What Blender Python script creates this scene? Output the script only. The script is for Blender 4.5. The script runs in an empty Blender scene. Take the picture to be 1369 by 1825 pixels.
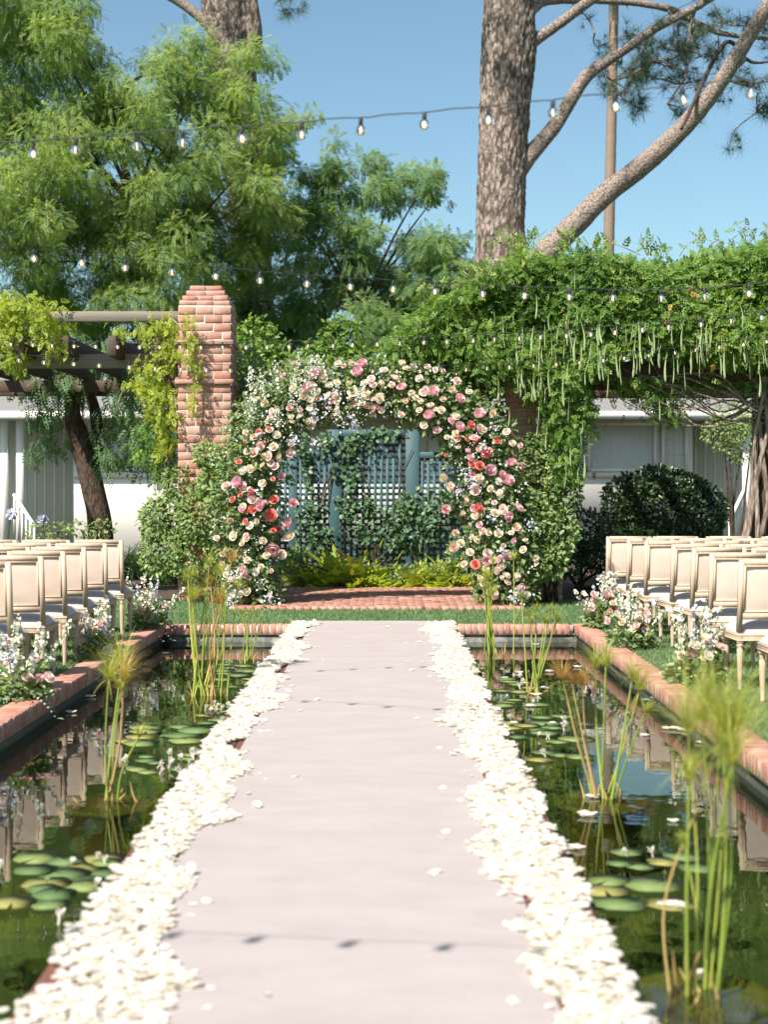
import bpy, bmesh, math
import numpy as np
from mathutils import Vector, Matrix

# ------------------------------------------------------------------ scene, camera, sky, sun
sc = bpy.context.scene
COL = sc.collection
F, CX, CY, H = 2550.0, 692.0, 870.0, 1.52          # focal length in photo pixels, vanishing point, eye height

cam_d = bpy.data.cameras.new('camera')
cam = bpy.data.objects.new('camera', cam_d); COL.objects.link(cam)
cam.location = (0, 0, H); cam.rotation_euler = (math.radians(90), 0, 0)
cam_d.sensor_fit = 'VERTICAL'; cam_d.sensor_height = 56.0; cam_d.sensor_width = 42.0
cam_d.lens = F / 1825.0 * 56.0
cam_d.shift_x = -7.5 / 1825.0; cam_d.shift_y = -42.5 / 1825.0
cam_d.clip_start = 0.1; cam_d.clip_end = 2000
cam_d.dof.use_dof = True; cam_d.dof.focus_distance = 16.0; cam_d.dof.aperture_fstop = 3.4
sc.camera = cam
sc.render.resolution_x = 769; sc.render.resolution_y = 1024

SUN = Vector((0.50, 0.70, -1.0)).normalized()        # the way the light travels
wd = bpy.data.worlds.new('World'); sc.world = wd; wd.use_nodes = True
wn = wd.node_tree.nodes; wn.clear()
wo = wn.new('ShaderNodeOutputWorld'); wb = wn.new('ShaderNodeBackground'); sk = wn.new('ShaderNodeTexSky')
sk.sky_type = 'NISHITA'; sk.sun_disc = False
sk.sun_elevation = math.asin(-SUN.z); sk.sun_rotation = math.atan2(-SUN.x, -SUN.y)
sk.air_density = 1.0; sk.dust_density = 1.4; sk.ozone_density = 1.2
wb.inputs['Strength'].default_value = 0.070
tn = wn.new('ShaderNodeMix'); tn.data_type = 'RGBA'; tn.blend_type = 'MULTIPLY'; tn.inputs[0].default_value = 1.0; tn.inputs[7].default_value = (.80, .93, .87, 1)
wd.node_tree.links.new(sk.outputs[0], tn.inputs[6]); wd.node_tree.links.new(tn.outputs[2], wb.inputs[0]); wd.node_tree.links.new(wb.outputs[0], wo.inputs[0])
sl = bpy.data.lights.new('sun', 'SUN'); sl.energy = 3.9; sl.angle = math.radians(0.55); sl.color = (1.0, 0.92, 0.83)
so = bpy.data.objects.new('sun', sl); COL.objects.link(so)
so.rotation_euler = SUN.to_track_quat('-Z', 'Y').to_euler(); so.location = (-20, -28, 40)
sc.view_settings.view_transform = 'Standard'; sc.view_settings.look = 'None'
sc.view_settings.exposure = 1.42; sc.view_settings.gamma = 1.0; sc.view_settings.use_curve_mapping = False
sc.render.engine = 'CYCLES'
sc.cycles.max_bounces = 8; sc.cycles.transparent_max_bounces = 8

# ------------------------------------------------------------------ helpers
def RNG(s): return np.random.default_rng(s)
def P(px, py, d): return np.array([(px - CX) * d / F, d, H - (py - CY) * d / F])
def nrm(v): return v / np.maximum(np.linalg.norm(v, axis=-1, keepdims=True), 1e-9)
_sn = RNG(5); _SD = _sn.normal(size=(14, 3)); _SP = _sn.uniform(0, 6.28, 14)
def snoise(p, f=1.0):
    p = np.asarray(p, float) * f; a = 0
    for i in range(14):
        a = a + np.sin(p @ (_SD[i] * (1 + i * 0.28)) + _SP[i]) / (1 + i * 0.22)
    return a / 4.5
def frames(d, n):
    y = nrm(d); x = nrm(np.cross(y, n)); z = np.cross(x, y)
    return np.stack([x, y, z], axis=-1)
def units(r, n): return nrm(r.normal(size=(n, 3)))

class Acc:
    """collects polygons; build() links them as one mesh object"""
    def __init__(s): s.v = []; s.l = []; s.n = []; s.t = []; s.m = []; s.c = 0
    def raw(s, v, faces, tint=0.5, mi=0):
        v = np.asarray(v, float)
        s.v.append(v); s.t.append(np.broadcast_to(np.asarray(tint, float), (len(v),)).copy())
        if isinstance(faces, np.ndarray):
            s.l.append((faces + s.c).ravel()); s.n.append(np.full(len(faces), faces.shape[1])); s.m.append(np.full(len(faces), mi))
        else:
            for f in faces:
                s.l.append(np.asarray(f) + s.c); s.n.append([len(f)]); s.m.append([mi])
        s.c += len(v)
    def inst(s, tv, tf, pos, R, S, tint, mi=0):
        N, k = len(pos), len(tv); S = np.asarray(S, float)
        if S.ndim == 0: S = np.full(N, float(S))
        if S.ndim == 1: tvs = S[:, None, None] * tv[None]
        else: tvs = S[:, None, :] * tv[None]
        v = np.einsum('nij,nkj->nki', R, tvs) + pos[:, None]
        f = (tf[None] + (np.arange(N) * k)[:, None, None]).reshape(-1, tf.shape[1])
        s.raw(v.reshape(-1, 3), f, np.repeat(np.broadcast_to(tint, (N,)), k), mi)
    def mesh(s, name, mats, smooth=False):
        me = bpy.data.meshes.new(name)
        v = np.concatenate(s.v); l = np.concatenate(s.l).astype(np.int32); n = np.concatenate(s.n).astype(np.int32)
        me.vertices.add(len(v)); me.vertices.foreach_set('co', v.astype(np.float32).ravel())
        me.loops.add(len(l)); me.loops.foreach_set('vertex_index', l)
        me.polygons.add(len(n)); st = np.concatenate([[0], np.cumsum(n)[:-1]]).astype(np.int32)
        me.polygons.foreach_set('loop_start', st)
        for m in (mats if isinstance(mats, (list, tuple)) else [mats]): me.materials.append(m)
        me.polygons.foreach_set('material_index', np.concatenate(s.m).astype(np.int32))
        if smooth: me.polygons.foreach_set('use_smooth', np.ones(len(n), bool))
        a = me.attributes.new('tint', 'FLOAT', 'POINT'); a.data.foreach_set('value', np.concatenate(s.t).astype(np.float32))
        me.update(calc_edges=True); me.validate(); return me
    def build(s, name, mats, parent=None, smooth=False, **kw):
        return link(name, s.mesh(name, mats, smooth), parent, **kw)

def link(name, me, parent=None, loc=None, rot=None, kind=None, label=None, cat=None, group=None, world=True):
    o = bpy.data.objects.new(name, me); COL.objects.link(o)
    if parent is not None:
        o.parent = parent
        if world:
            q = parent; t = Vector((0, 0, 0))
            while q is not None: t += q.location; q = q.parent
            # undo the plain translations of the parents so that mesh data may stay in world metres
            o.matrix_parent_inverse = Matrix.Translation(-wloc(parent))
    if loc is not None: o.location = loc
    if rot is not None: o.rotation_euler = rot
    tag(o, label, cat, group, kind)
    WL[o.name] = Vector(loc) if loc is not None else Vector((0, 0, 0))
    if parent is not None and not world: WL[o.name] = WL[o.name] + wloc(parent)
    return o
WL = {}
def wloc(o): return WL[o.name]
def tag(o, label=None, cat=None, group=None, kind=None):
    if label: o['label'] = label
    if cat: o['category'] = cat
    if group: o['group'] = group
    if kind: o['kind'] = kind
def thing(name, label, cat, loc=(0, 0, 0), group=None):
    o = bpy.data.objects.new(name, None); COL.objects.link(o); o.location = loc; o.empty_display_size = 0.1
    WL[o.name] = Vector(loc); tag(o, label, cat, group); return o

BOXF = np.array([[0, 3, 2, 1], [4, 5, 6, 7], [0, 1, 5, 4], [1, 2, 6, 5], [2, 3, 7, 6], [3, 0, 4, 7]])
def boxv(x0, x1, y0, y1, z0, z1):
    return np.array([[x0, y0, z0], [x1, y0, z0], [x1, y1, z0], [x0, y1, z0], [x0, y0, z1], [x1, y0, z1], [x1, y1, z1], [x0, y1, z1]], float)
def box(acc, x0, x1, y0, y1, z0, z1, tint=0.5, mi=0): acc.raw(boxv(x0, x1, y0, y1, z0, z1), BOXF, tint, mi)
def bevbox(acc, x0, x1, y0, y1, z0, z1, b, tint=0.5, mi=0, jit=0, r=None, seg=1):
    bm = bmesh.new(); bmesh.ops.create_cube(bm, size=1.0)
    for v in bm.verts:
        v.co = ((x0 + x1) / 2 + v.co.x * (x1 - x0), (y0 + y1) / 2 + v.co.y * (y1 - y0), (z0 + z1) / 2 + v.co.z * (z1 - z0))
        if jit: v.co += Vector(r.normal(size=3) * jit)
    bmesh.ops.bevel(bm, geom=list(bm.edges), offset=b, segments=seg, affect='EDGES', profile=0.5)
    bm.verts.index_update()
    acc.raw([v.co[:] for v in bm.verts], [[v.index for v in f.verts] for f in bm.faces], tint, mi); bm.free()
def spline(pts, k=8):
    p = np.asarray(pts, float)
    if len(p) < 3: return np.stack([np.linspace(p[0, j], p[-1, j], k + 1) for j in range(p.shape[1])], 1)
    q = np.vstack([2 * p[0] - p[1], p, 2 * p[-1] - p[-2]]); out = []
    for i in range(1, len(q) - 2):
        for t in np.linspace(0, 1, k, endpoint=False):
            a, b, c, d = q[i - 1], q[i], q[i + 1], q[i + 2]
            out.append(0.5 * ((2 * b) + (c - a) * t + (2 * a - 5 * b + 4 * c - d) * t ** 2 + (3 * b - a - 3 * c + d) * t ** 3))
    out.append(p[-1]); return np.array(out)
def tube(acc, pts, rad, seg=8, tint=0.5, mi=0, k=6, rough=0, cap=True, plate=0):
    """tapered tube through pts; rad per control point"""
    pr = spline(np.column_stack([np.asarray(pts, float), np.broadcast_to(rad, (len(pts),))]), k) if k else np.column_stack([np.asarray(pts, float), np.broadcast_to(rad, (len(pts),))])
    p, r = pr[:, :3], np.maximum(pr[:, 3], 1e-4)
    t = nrm(np.gradient(p, axis=0)); u = np.cross(t[0], [0.3, 0.2, 1.0])
    if np.linalg.norm(u) < 0.1: u = np.cross(t[0], [1, 0, 0])
    a = np.linspace(0, 2 * np.pi, seg, endpoint=False); vs = []
    for i in range(len(p)):
        u = u - t[i] * (u @ t[i]); u = u / np.linalg.norm(u); w = np.cross(t[i], u)
        vs.append(p[i] + r[i] * (np.cos(a)[:, None] * u + np.sin(a)[:, None] * w))
    v = np.array(vs).reshape(-1, 3)
    if rough:
        c = np.repeat(p, seg, 0); dd = v - c
        v = c + dd * (1 + rough * snoise(v, 2.2) + rough * 0.6 * snoise(v, 7.0))[:, None]
    if plate:
        c = np.repeat(p, seg, 0); dd = nrm(v - c); q_ = v * np.array([1, 1, .38]); q_ = q_ + .10 * snoise(v, 3.0)[:, None]
        v = v - dd * plate * (np.clip(1 - np.abs(snoise(q_, 6.5)) * 2.6, 0, 1) + .7 * np.clip(1 - np.abs(snoise(q_ + 9, 13.0)) * 2.2, 0, 1) - .5 * snoise(v, 1.6))[:, None]
    n = len(p); i, j = np.meshgrid(np.arange(n - 1), np.arange(seg), indexing='ij'); i = i.ravel(); j = j.ravel(); j2 = (j + 1) % seg
    acc.raw(v, np.stack([i * seg + j, i * seg + j2, (i + 1) * seg + j2, (i + 1) * seg + j], 1), tint, mi)
    if cap:
        acc.raw(v[:seg], [list(range(seg))[::-1]], tint, mi); acc.raw(v[-seg:], [list(range(seg))], tint, mi)
def lathe(acc, prof, seg=12, cx=0, cy=0, tint=0.5, mi=0):
    a = np.linspace(0, 2 * np.pi, seg, endpoint=False)
    v = np.array([[cx + r * math.cos(q), cy + r * math.sin(q), z] for r, z in prof for q in a])
    n = len(prof); i, j = np.meshgrid(np.arange(n - 1), np.arange(seg), indexing='ij'); i = i.ravel(); j = j.ravel(); j2 = (j + 1) % seg
    acc.raw(v, np.stack([i * seg + j, i * seg + j2, (i + 1) * seg + j2, (i + 1) * seg + j], 1), tint, mi)

# leaf templates lie along +Y, face +Z
LV = np.array([[0, 0, 0], [.5, .42, .10], [0, 1, -.05], [-.5, .42, .10]]); LF = np.array([[0, 1, 2, 3]])
OV = np.array([[0, 0, 0], [.42, .30, .09], [.36, .68, .05], [0, 1, -.12], [-.36, .68, .05], [-.42, .30, .09]]); OF = np.array([[0, 1, 2, 3], [0, 3, 4, 5]])
def frond(n, ll, lw, droop=0.3, taper=0.5, ang=1.0, term=True):
    vs, fs = [], []
    for i in range(n):
        t = (i + 0.8) / (n + 0.3); y = t * (1 - 0.1 * t); z = -droop * t * t
        s = 1 - taper * abs(t - 0.45) * 1.3
        for sg in (-1, 1):
            a = ang * (1 - 0.35 * t); dx, dy = math.sin(a) * sg, math.cos(a)
            b = len(vs); L = ll * s; W = lw * s * 0.5
            for (u, w, hh) in ((0, 0, 0), (.45, W, 0), (1, 0, -.18 * L), (.45, -W, 0)):
                vs.append([dx * u * L + dy * w * -sg, y + dy * u * L + dx * w * sg, z + hh]) if False else vs.append([dx * u * L - dy * w, y + dy * u * L + dx * w, z + hh - .15 * u * L])
            fs.append([b, b + 1, b + 2, b + 3])
    if term:
        b = len(vs); y, z = 0.9, -droop
        vs += [[0, y, z], [lw * .5, y + ll * .45, z], [0, y + ll, z - .2 * ll], [-lw * .5, y + ll * .45, z]]; fs.append([b, b + 1, b + 2, b + 3])
    return np.array(vs), np.array(fs)
def trifrond(n, ll, lw, droop, ang=.95):
    vs, fs = [], []
    for i in range(n):
        t = (i + .7) / (n + .2); y = t; z = -droop * t * t; L = ll * (1 - .45 * abs(t - .45))
        for sg in (-1, 1):
            a = ang * (1 - .35 * t); e = np.array([math.sin(a) * sg, math.cos(a), -.25]); w = np.array([-math.cos(a), math.sin(a) * sg, 0]) * lw * .5; b = len(vs); o = np.array([0, y, z])
            vs += [o + e * L * .3 + w, o + e * L * .3 - w, o + e * L]; fs.append([b, b + 1, b + 2])
    b = len(vs); vs += [[-lw * .5, .95, -droop], [lw * .5, .95, -droop], [0, .95 + ll, -droop * 1.4]]; fs.append([b, b + 1, b + 2])
    return np.array(vs, float), np.array(fs)
FR_PEP = trifrond(5, .36, .17, .40)
FR_WIS = frond(3, .44, .24, .22, .3, 1.0)
FR_FERN = frond(11, .24, .10, .75, 1.0, 1.25)
def blob_fronds(r, c, rad, n, droop=0.5, shell=0.55, out=0.6, jit=0.4, lump=0.18, up=0.5):
    u = units(r, n); k = shell + (1 - shell) * np.sqrt(r.random(n)); k = k * (1 + lump * snoise(u * 2.3 + c[None] * 3.1))
    pos = c + u * k[:, None] * np.asarray(rad)
    d = u * out + r.normal(size=(n, 3)) * jit + np.array([0, 0, -droop])
    nn = u * .7 + np.array([-.36, -.52, up + .2]) + r.normal(size=(n, 3)) * 0.35
    return pos, frames(d, nn)

# ------------------------------------------------------------------ materials
def newmat(name):
    m = bpy.data.materials.new(name); m.use_nodes = True; nt = m.node_tree; nt.nodes.clear()
    out = nt.nodes.new('ShaderNodeOutputMaterial'); b = nt.nodes.new('ShaderNodeBsdfPrincipled')
    nt.links.new(b.outputs[0], out.inputs[0]); return m, nt, b, out
def ramp(nt, fac, cols, pos=None):
    c = nt.nodes.new('ShaderNodeValToRGB'); e = c.color_ramp.elements
    pos = pos or [i / (len(cols) - 1) for i in range(len(cols))]
    while len(e) < len(cols): e.new(0.5)
    for i, (p, q) in enumerate(zip(pos, cols)): e[i].position = p; e[i].color = (*q, 1)
    nt.links.new(fac, c.inputs[0]); return c.outputs[0]
def coords(nt, scale=(1, 1, 1), kind='Object'):
    tc = nt.nodes.new('ShaderNodeTexCoord'); mp = nt.nodes.new('ShaderNodeMapping'); mp.inputs['Scale'].default_value = scale
    nt.links.new(tc.outputs[kind], mp.inputs[0]); return mp.outputs[0]
def noise(nt, vec, scale, detail=4, rough=0.6):
    n = nt.nodes.new('ShaderNodeTexNoise'); n.inputs['Scale'].default_value = scale; n.inputs['Detail'].default_value = detail; n.inputs['Roughness'].default_value = rough
    if vec is not None: nt.links.new(vec, n.inputs['Vector'])
    return n.outputs['Fac']
def bump(nt, b, h, strength, dist):
    n = nt.nodes.new('ShaderNodeBump'); n.inputs['Strength'].default_value = strength; n.inputs['Distance'].default_value = dist
    nt.links.new(h, n.inputs['Height']); nt.links.new(n.outputs[0], b.inputs['Normal'])
def mixc(nt, f, a, b, mode='MIX'):
    m = nt.nodes.new('ShaderNodeMix'); m.data_type = 'RGBA'; m.blend_type = mode
    for s, val in ((m.inputs[0], f), (m.inputs[6], a), (m.inputs[7], b)):
        if hasattr(val, 'is_output'): nt.links.new(val, s)
        else: s.default_value = val if not isinstance(val, tuple) else (*val, 1)
    return m.outputs[2]
def M_noisy(name, cols, scale=5, rough=0.7, bs=0.3, bd=0.01, vs=(1, 1, 1), detail=5, pos=None, spec=0.4, bscale=None):
    m, nt, b, o = newmat(name); v = coords(nt, vs); n = noise(nt, v, scale, detail)
    nt.links.new(ramp(nt, n, cols, pos), b.inputs['Base Color']); b.inputs['Roughness'].default_value = rough
    b.inputs['Specular IOR Level'].default_value = spec
    if bs: bump(nt, b, noise(nt, v, bscale or scale * 4, 4), bs, bd)
    return m
def M_leaf(name, cols, trans=0.3, rough=0.5, tcol=None, spec=0.35, scale=1.3):
    m, nt, b, out = newmat(name)
    at = nt.nodes.new('ShaderNodeAttribute'); at.attribute_name = 'tint'
    n = noise(nt, coords(nt), scale, 2)
    ad = nt.nodes.new('ShaderNodeMath'); ad.operation = 'MULTIPLY_ADD'; nt.links.new(n, ad.inputs[0]); ad.inputs[1].default_value = 0.6
    sb = nt.nodes.new('ShaderNodeMath'); sb.operation = 'ADD'; sb.inputs[1].default_value = -0.3; nt.links.new(at.outputs['Fac'], sb.inputs[0]); nt.links.new(sb.outputs[0], ad.inputs[2])
    c = ramp(nt, ad.outputs[0], cols)
    nt.links.new(c, b.inputs['Base Color']); b.inputs['Roughness'].default_value = rough; b.inputs['Specular IOR Level'].default_value = spec
    if trans:
        tr = nt.nodes.new('ShaderNodeBsdfTranslucent'); mx = nt.nodes.new('ShaderNodeMixShader'); mx.inputs[0].default_value = trans
        tc = mixc(nt, 1.0, c, tcol or (1.5, 1.4, 0.55), 'MULTIPLY'); nt.links.new(tc, tr.inputs[0])
        nt.links.new(b.outputs[0], mx.inputs[1]); nt.links.new(tr.outputs[0], mx.inputs[2]); nt.links.new(mx.outputs[0], out.inputs[0])
    return m
def M_plain(name, col, rough=0.6, spec=0.4, metal=0):
    m, nt, b, o = newmat(name); b.inputs['Base Color'].default_value = (*col, 1); b.inputs['Roughness'].default_value = rough
    b.inputs['Specular IOR Level'].default_value = spec; b.inputs['Metallic'].default_value = metal; return m
def M_brick(name, cols, wash=0.5):
    m, nt, b, o = newmat(name); oi = nt.nodes.new('ShaderNodeObjectInfo'); at = nt.nodes.new('ShaderNodeAttribute'); at.attribute_name = 'tint'
    s = nt.nodes.new('ShaderNodeMath'); s.operation = 'ADD'; nt.links.new(oi.outputs['Random'], s.inputs[0]); nt.links.new(at.outputs['Fac'], s.inputs[1])
    f = nt.nodes.new('ShaderNodeMath'); f.operation = 'FRACT'; nt.links.new(s.outputs[0], f.inputs[0])
    c = ramp(nt, f.outputs[0], cols)
    g = nt.nodes.new('ShaderNodeNewGeometry'); n = noise(nt, g.outputs['Position'], 9, 5, .7); w = ramp(nt, n, [(0, 0, 0), (1, 1, 1)], [.48, .70])
    n2 = noise(nt, g.outputs['Position'], 45, 4, .7); c2 = mixc(nt, n2, mixc(nt, 1.0, c, (.62, .58, .56), 'MULTIPLY'), c)
    wf = nt.nodes.new('ShaderNodeMath'); wf.operation = 'MULTIPLY'; wf.inputs[1].default_value = wash; nt.links.new(w, wf.inputs[0])
    nt.links.new(mixc(nt, wf.outputs[0], c2, (.60, .50, .43)), b.inputs['Base Color']); b.inputs['Roughness'].default_value = 0.85
    b.inputs['Specular IOR Level'].default_value = 0.25; bump(nt, b, n2, .5, .006); return m

m_brick = M_brick('pillar brick', [(.45, .225, .17), (.48, .275, .22), (.42, .19, .14), (.50, .32, .265), (.46, .24, .185)], .35)
m_cope = M_brick('coping brick', [(.42, .20, .145), (.47, .26, .20), (.36, .155, .11), (.44, .22, .16)], .35)
m_pave = M_brick('paving brick', [(.42, .20, .15), (.48, .27, .21), (.36, .16, .12), (.44, .23, .175)], .25)
m_mortar = M_noisy('mortar', [(.40, .35, .31), (.52, .47, .42)], 30, .9, .4, .004)
m_lawn_g = M_noisy('lawn ground', [(.04, .075, .028), (.075, .125, .048)], 18, .95, .5, .01)
m_soil = M_noisy('soil', [(.035, .025, .018), (.075, .055, .038)], 14, .95, .6, .02)
m_grass = M_leaf('grass blade', [(.085, .155, .06), (.135, .225, .095), (.20, .285, .135)], .3, .5)
m_deck = M_noisy('deck board', [(.085, .032, .024), (.15, .062, .046)], 6, .6, .3, .003, (1, .15, 1))
m_pooln = M_noisy('pool plaster', [(.02, .024, .020), (.08, .085, .075), (.26, .26, .245)], 5, .85, .4, .006, pos=[.25, .5, .72])
m_poolf = M_noisy('pool floor silt', [(.032, .050, .024), (.068, .088, .038), (.12, .125, .055)], 2.2, .95, .3, .01)
m_house = M_noisy('white siding paint', [(.65, .63, .595), (.73, .71, .675)], 3, .55, .05, .002)
m_roof = M_noisy('roof shingle', [(.13, .13, .135), (.22, .215, .21)], 9, .9, .6, .02, (1, 3, 3))
m_pane, _nt, _b, _o = newmat('window glass'); _b.inputs['Base Color'].default_value = (.95, .97, .97, 1); _b.inputs['Roughness'].default_value = .03; _b.inputs['Transmission Weight'].default_value = 1.0; _b.inputs['IOR'].default_value = 1.1
m_curtain = M_noisy('curtain', [(.72, .72, .71), (.80, .80, .78)], 4, .9, 0)
m_timber = M_noisy('weathered timber', [(.12, .098, .082), (.21, .178, .152), (.29, .255, .22)], 5, .85, .5, .006, (.4, 6, 6))
m_darkwood = M_noisy('dark timber', [(.05, .030, .022), (.09, .058, .044)], 5, .8, .5, .006, (5, .4, 5))
m_bark = None
def M_bark(name, dark, mid, light, sc1, stretch, bd):
    m, nt, b, o = newmat(name); v = coords(nt, (1, 1, stretch))
    wn_ = nt.nodes.new('ShaderNodeTexNoise'); wn_.inputs['Scale'].default_value = sc1 * 1.6; wn_.inputs['Detail'].default_value = 4; nt.links.new(v, wn_.inputs['Vector'])
    cb = nt.nodes.new('ShaderNodeVectorMath'); cb.operation = 'SCALE'; cb.inputs['Scale'].default_value = 1.1 / sc1; nt.links.new(wn_.outputs['Color'], cb.inputs[0])
    vv = nt.nodes.new('ShaderNodeVectorMath'); vv.operation = 'ADD'; nt.links.new(v, vv.inputs[0]); nt.links.new(cb.outputs[0], vv.inputs[1])
    vo = nt.nodes.new('ShaderNodeTexVoronoi'); vo.feature = 'F1'; vo.inputs['Scale'].default_value = sc1 * 1.7; nt.links.new(vv.outputs[0], vo.inputs['Vector'])
    n1 = noise(nt, v, sc1 * 3.0, 6, .75); n3 = noise(nt, coords(nt, (1, 1, .6)), .9, 3)
    pl = ramp(nt, n1, [mid, light], [.32, .62]); cr = ramp(nt, vo.outputs['Distance'], [(1, 1, 1), (0, 0, 0)], [.28, .75])
    c = mixc(nt, cr, dark, pl); c = mixc(nt, ramp(nt, n3, [(0, 0, 0), (.45, .45, .45)], [.45, .7]), c, mid)
    nt.links.new(c, b.inputs['Base Color']); b.inputs['Roughness'].default_value = .9; b.inputs['Specular IOR Level'].default_value = .2
    ml = nt.nodes.new('ShaderNodeMath'); ml.operation = 'MULTIPLY_ADD'; nt.links.new(cr, ml.inputs[0]); ml.inputs[1].default_value = .8; nt.links.new(n1, ml.inputs[2])
    bump(nt, b, ml.outputs[0], .8, bd); return m
m_pine = M_bark('pine bark', (.075, .055, .046), (.20, .155, .13), (.40, .335, .29), 6, .42, .06)
m_limb = M_bark('pine limb bark', (.12, .09, .075), (.245, .195, .165), (.40, .335, .29), 13, .8, .02)
m_trunk = M_bark('tree bark', (.030, .020, .015), (.070, .047, .036), (.12, .085, .065), 16, .3, .015)
m_vinewood = M_bark('vine bark', (.10, .075, .06), (.24, .185, .15), (.36, .29, .24), 16, .2, .01)
m_palm = M_noisy('palm trunk', [(.15, .105, .08), (.27, .205, .165)], 3, .9, .6, .03, (1, 1, 4))
m_pep = M_leaf('feathery leaf', [(.095, .170, .072), (.160, .260, .095), (.255, .345, .100), (.43, .47, .12)], .55)
m_pep2 = M_leaf('feathery leaf far', [(.085, .170, .090), (.14, .250, .110), (.225, .325, .115), (.35, .41, .13)], .55)
m_bg = M_leaf('far leaf', [(.08, .16, .075), (.135, .235, .105), (.21, .315, .13)], .5)
m_vine = M_leaf('wisteria leaf', [(.050, .110, .022), (.095, .185, .032), (.165, .270, .045), (.36, .41, .13)], .42)
m_vinet = M_leaf('wisteria new leaf', [(.14, .215, .03), (.27, .345, .042), (.42, .465, .075)], .5)
m_arch = M_leaf('garland leaf', [(0.067, 0.123, 0.050), (0.129, 0.202, 0.078), (0.213, 0.291, 0.118), (0.370, 0.437, 0.235)], .4, .45, spec=.45)
m_shrub = M_leaf('shrub leaf', [(0.068, 0.131, 0.044), (0.131, 0.215, 0.074), (0.210, 0.294, 0.105), (0.336, 0.389, 0.179)], .4, .45, spec=.4)
m_bush = M_leaf('clipped bush leaf', [(0.018, 0.045, 0.018), (0.037, 0.077, 0.027), (0.081, 0.131, 0.043)], .2, .35, spec=.6)
m_ivy = M_leaf('ivy leaf', [(0.049, 0.112, 0.063), (0.098, 0.182, 0.095), (0.168, 0.259, 0.126)], .3, .45, spec=.4)
m_fern = M_leaf('fern leaf', [(.22, .32, .03), (.36, .44, .045), (.48, .52, .10)], .5)
m_strap = M_leaf('strap leaf', [(0.033, 0.078, 0.026), (0.065, 0.130, 0.039), (0.111, 0.189, 0.058)], .3, .4, spec=.5)
m_needle = M_leaf('pine needle', [(0.026, 0.058, 0.039), (0.065, 0.111, 0.065), (0.117, 0.163, 0.091)], .2)
m_pod = M_leaf('seed pod', [(.24, .32, .15), (.36, .44, .23)], .25)
m_dry = M_leaf('dry leaf', [(.36, .20, .06), (.50, .33, .12)], .4)
m_petal = M_leaf('cream petal', [(.72, .68, .59), (.78, .75, .68), (.80, .78, .73)], .5, .7, (1.05, 1.0, .93), spec=.15)
m_cream = M_leaf('cream rose', [(.74, .60, .43), (.82, .73, .58), (.84, .79, .68)], .3, .6, (1.0, .92, .8), spec=.2)
m_peach = M_leaf('peach rose', [(.76, .52, .38), (.82, .63, .50), (.84, .71, .60)], .3, .6, (1.0, .88, .75), spec=.2)
m_blush = M_leaf('blush rose', [(.78, .56, .52), (.83, .66, .61), (.85, .74, .69)], .3, .6, (1.0, .88, .84), spec=.2)
m_pink = M_leaf('pink peony', [(.72, .38, .44), (.80, .52, .56), (.84, .63, .66)], .3, .6, (1.0, .84, .88), spec=.2)
m_coral = M_leaf('coral rose', [(.66, .13, .11), (.75, .24, .20), (.80, .40, .35)], .3, .6, (1.0, .65, .55), spec=.2)
m_white = M_leaf('white blossom', [(.56, .60, .46), (.68, .69, .58), (.74, .73, .66)], .25, .6, (1, 1, .9))
m_blue = M_leaf('blue blossom', [(.44, .48, .62), (.56, .58, .70), (.66, .67, .74)], .25, .6, (1, 1, 1.05))
m_lilac = M_leaf('lilac blossom', [(.36, .14, .34), (.56, .30, .52)], .25, .6, (1, .9, 1))
m_stem = M_leaf('papyrus stem', [(.16, .26, .04), (.28, .36, .06), (.44, .42, .08)], .2, .4, spec=.5)
m_stemdry = M_leaf('dry papyrus stem', [(.30, .19, .07), (.44, .32, .13)], .15, .6)
m_umbel = M_leaf('papyrus ray', [(.20, .28, .05), (.34, .38, .09), (.48, .45, .17)], .45)
m_umbeld = M_leaf('dry papyrus ray', [(.34, .20, .07), (.48, .32, .13)], .35)
m_pad = M_leaf('lily pad', [(.07, .125, .045), (.12, .19, .07), (.19, .235, .075), (.30, .23, .07)], .12, .6, spec=.25, scale=9)
m_silver = M_leaf('silver leaf', [(.22, .30, .24), (.32, .40, .33)], .2, .6)
m_pot = M_noisy('mossy pot', [(.07, .055, .018), (.15, .112, .03), (.26, .20, .06)], 7, .85, .4, .005)
m_socket = M_plain('black socket', (.02, .02, .022), .5)
m_wire = M_plain('black cable', (.018, .02, .024), .55)
m_glass, _nt, _b, _o = newmat('bulb glass'); _b.inputs['Base Color'].default_value = (.97, .96, .95, 1); _b.inputs['Roughness'].default_value = .02; _b.inputs['Transmission Weight'].default_value = 1.0; _b.inputs['IOR'].default_value = 1.12
m_fil, _nt, _b, _o = newmat('glowing filament'); _b.inputs['Base Color'].default_value = (.9, .7, .5, 1); _b.inputs['Emission Color'].default_value = (1.0, .62, .38, 1); _b.inputs['Emission Strength'].default_value = 0.75
m_teal = M_noisy('blue green paint', [(.029, .074, .088), (.046, .102, .118)], 6, .65, .2, .003, (1, 1, .3))

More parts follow.
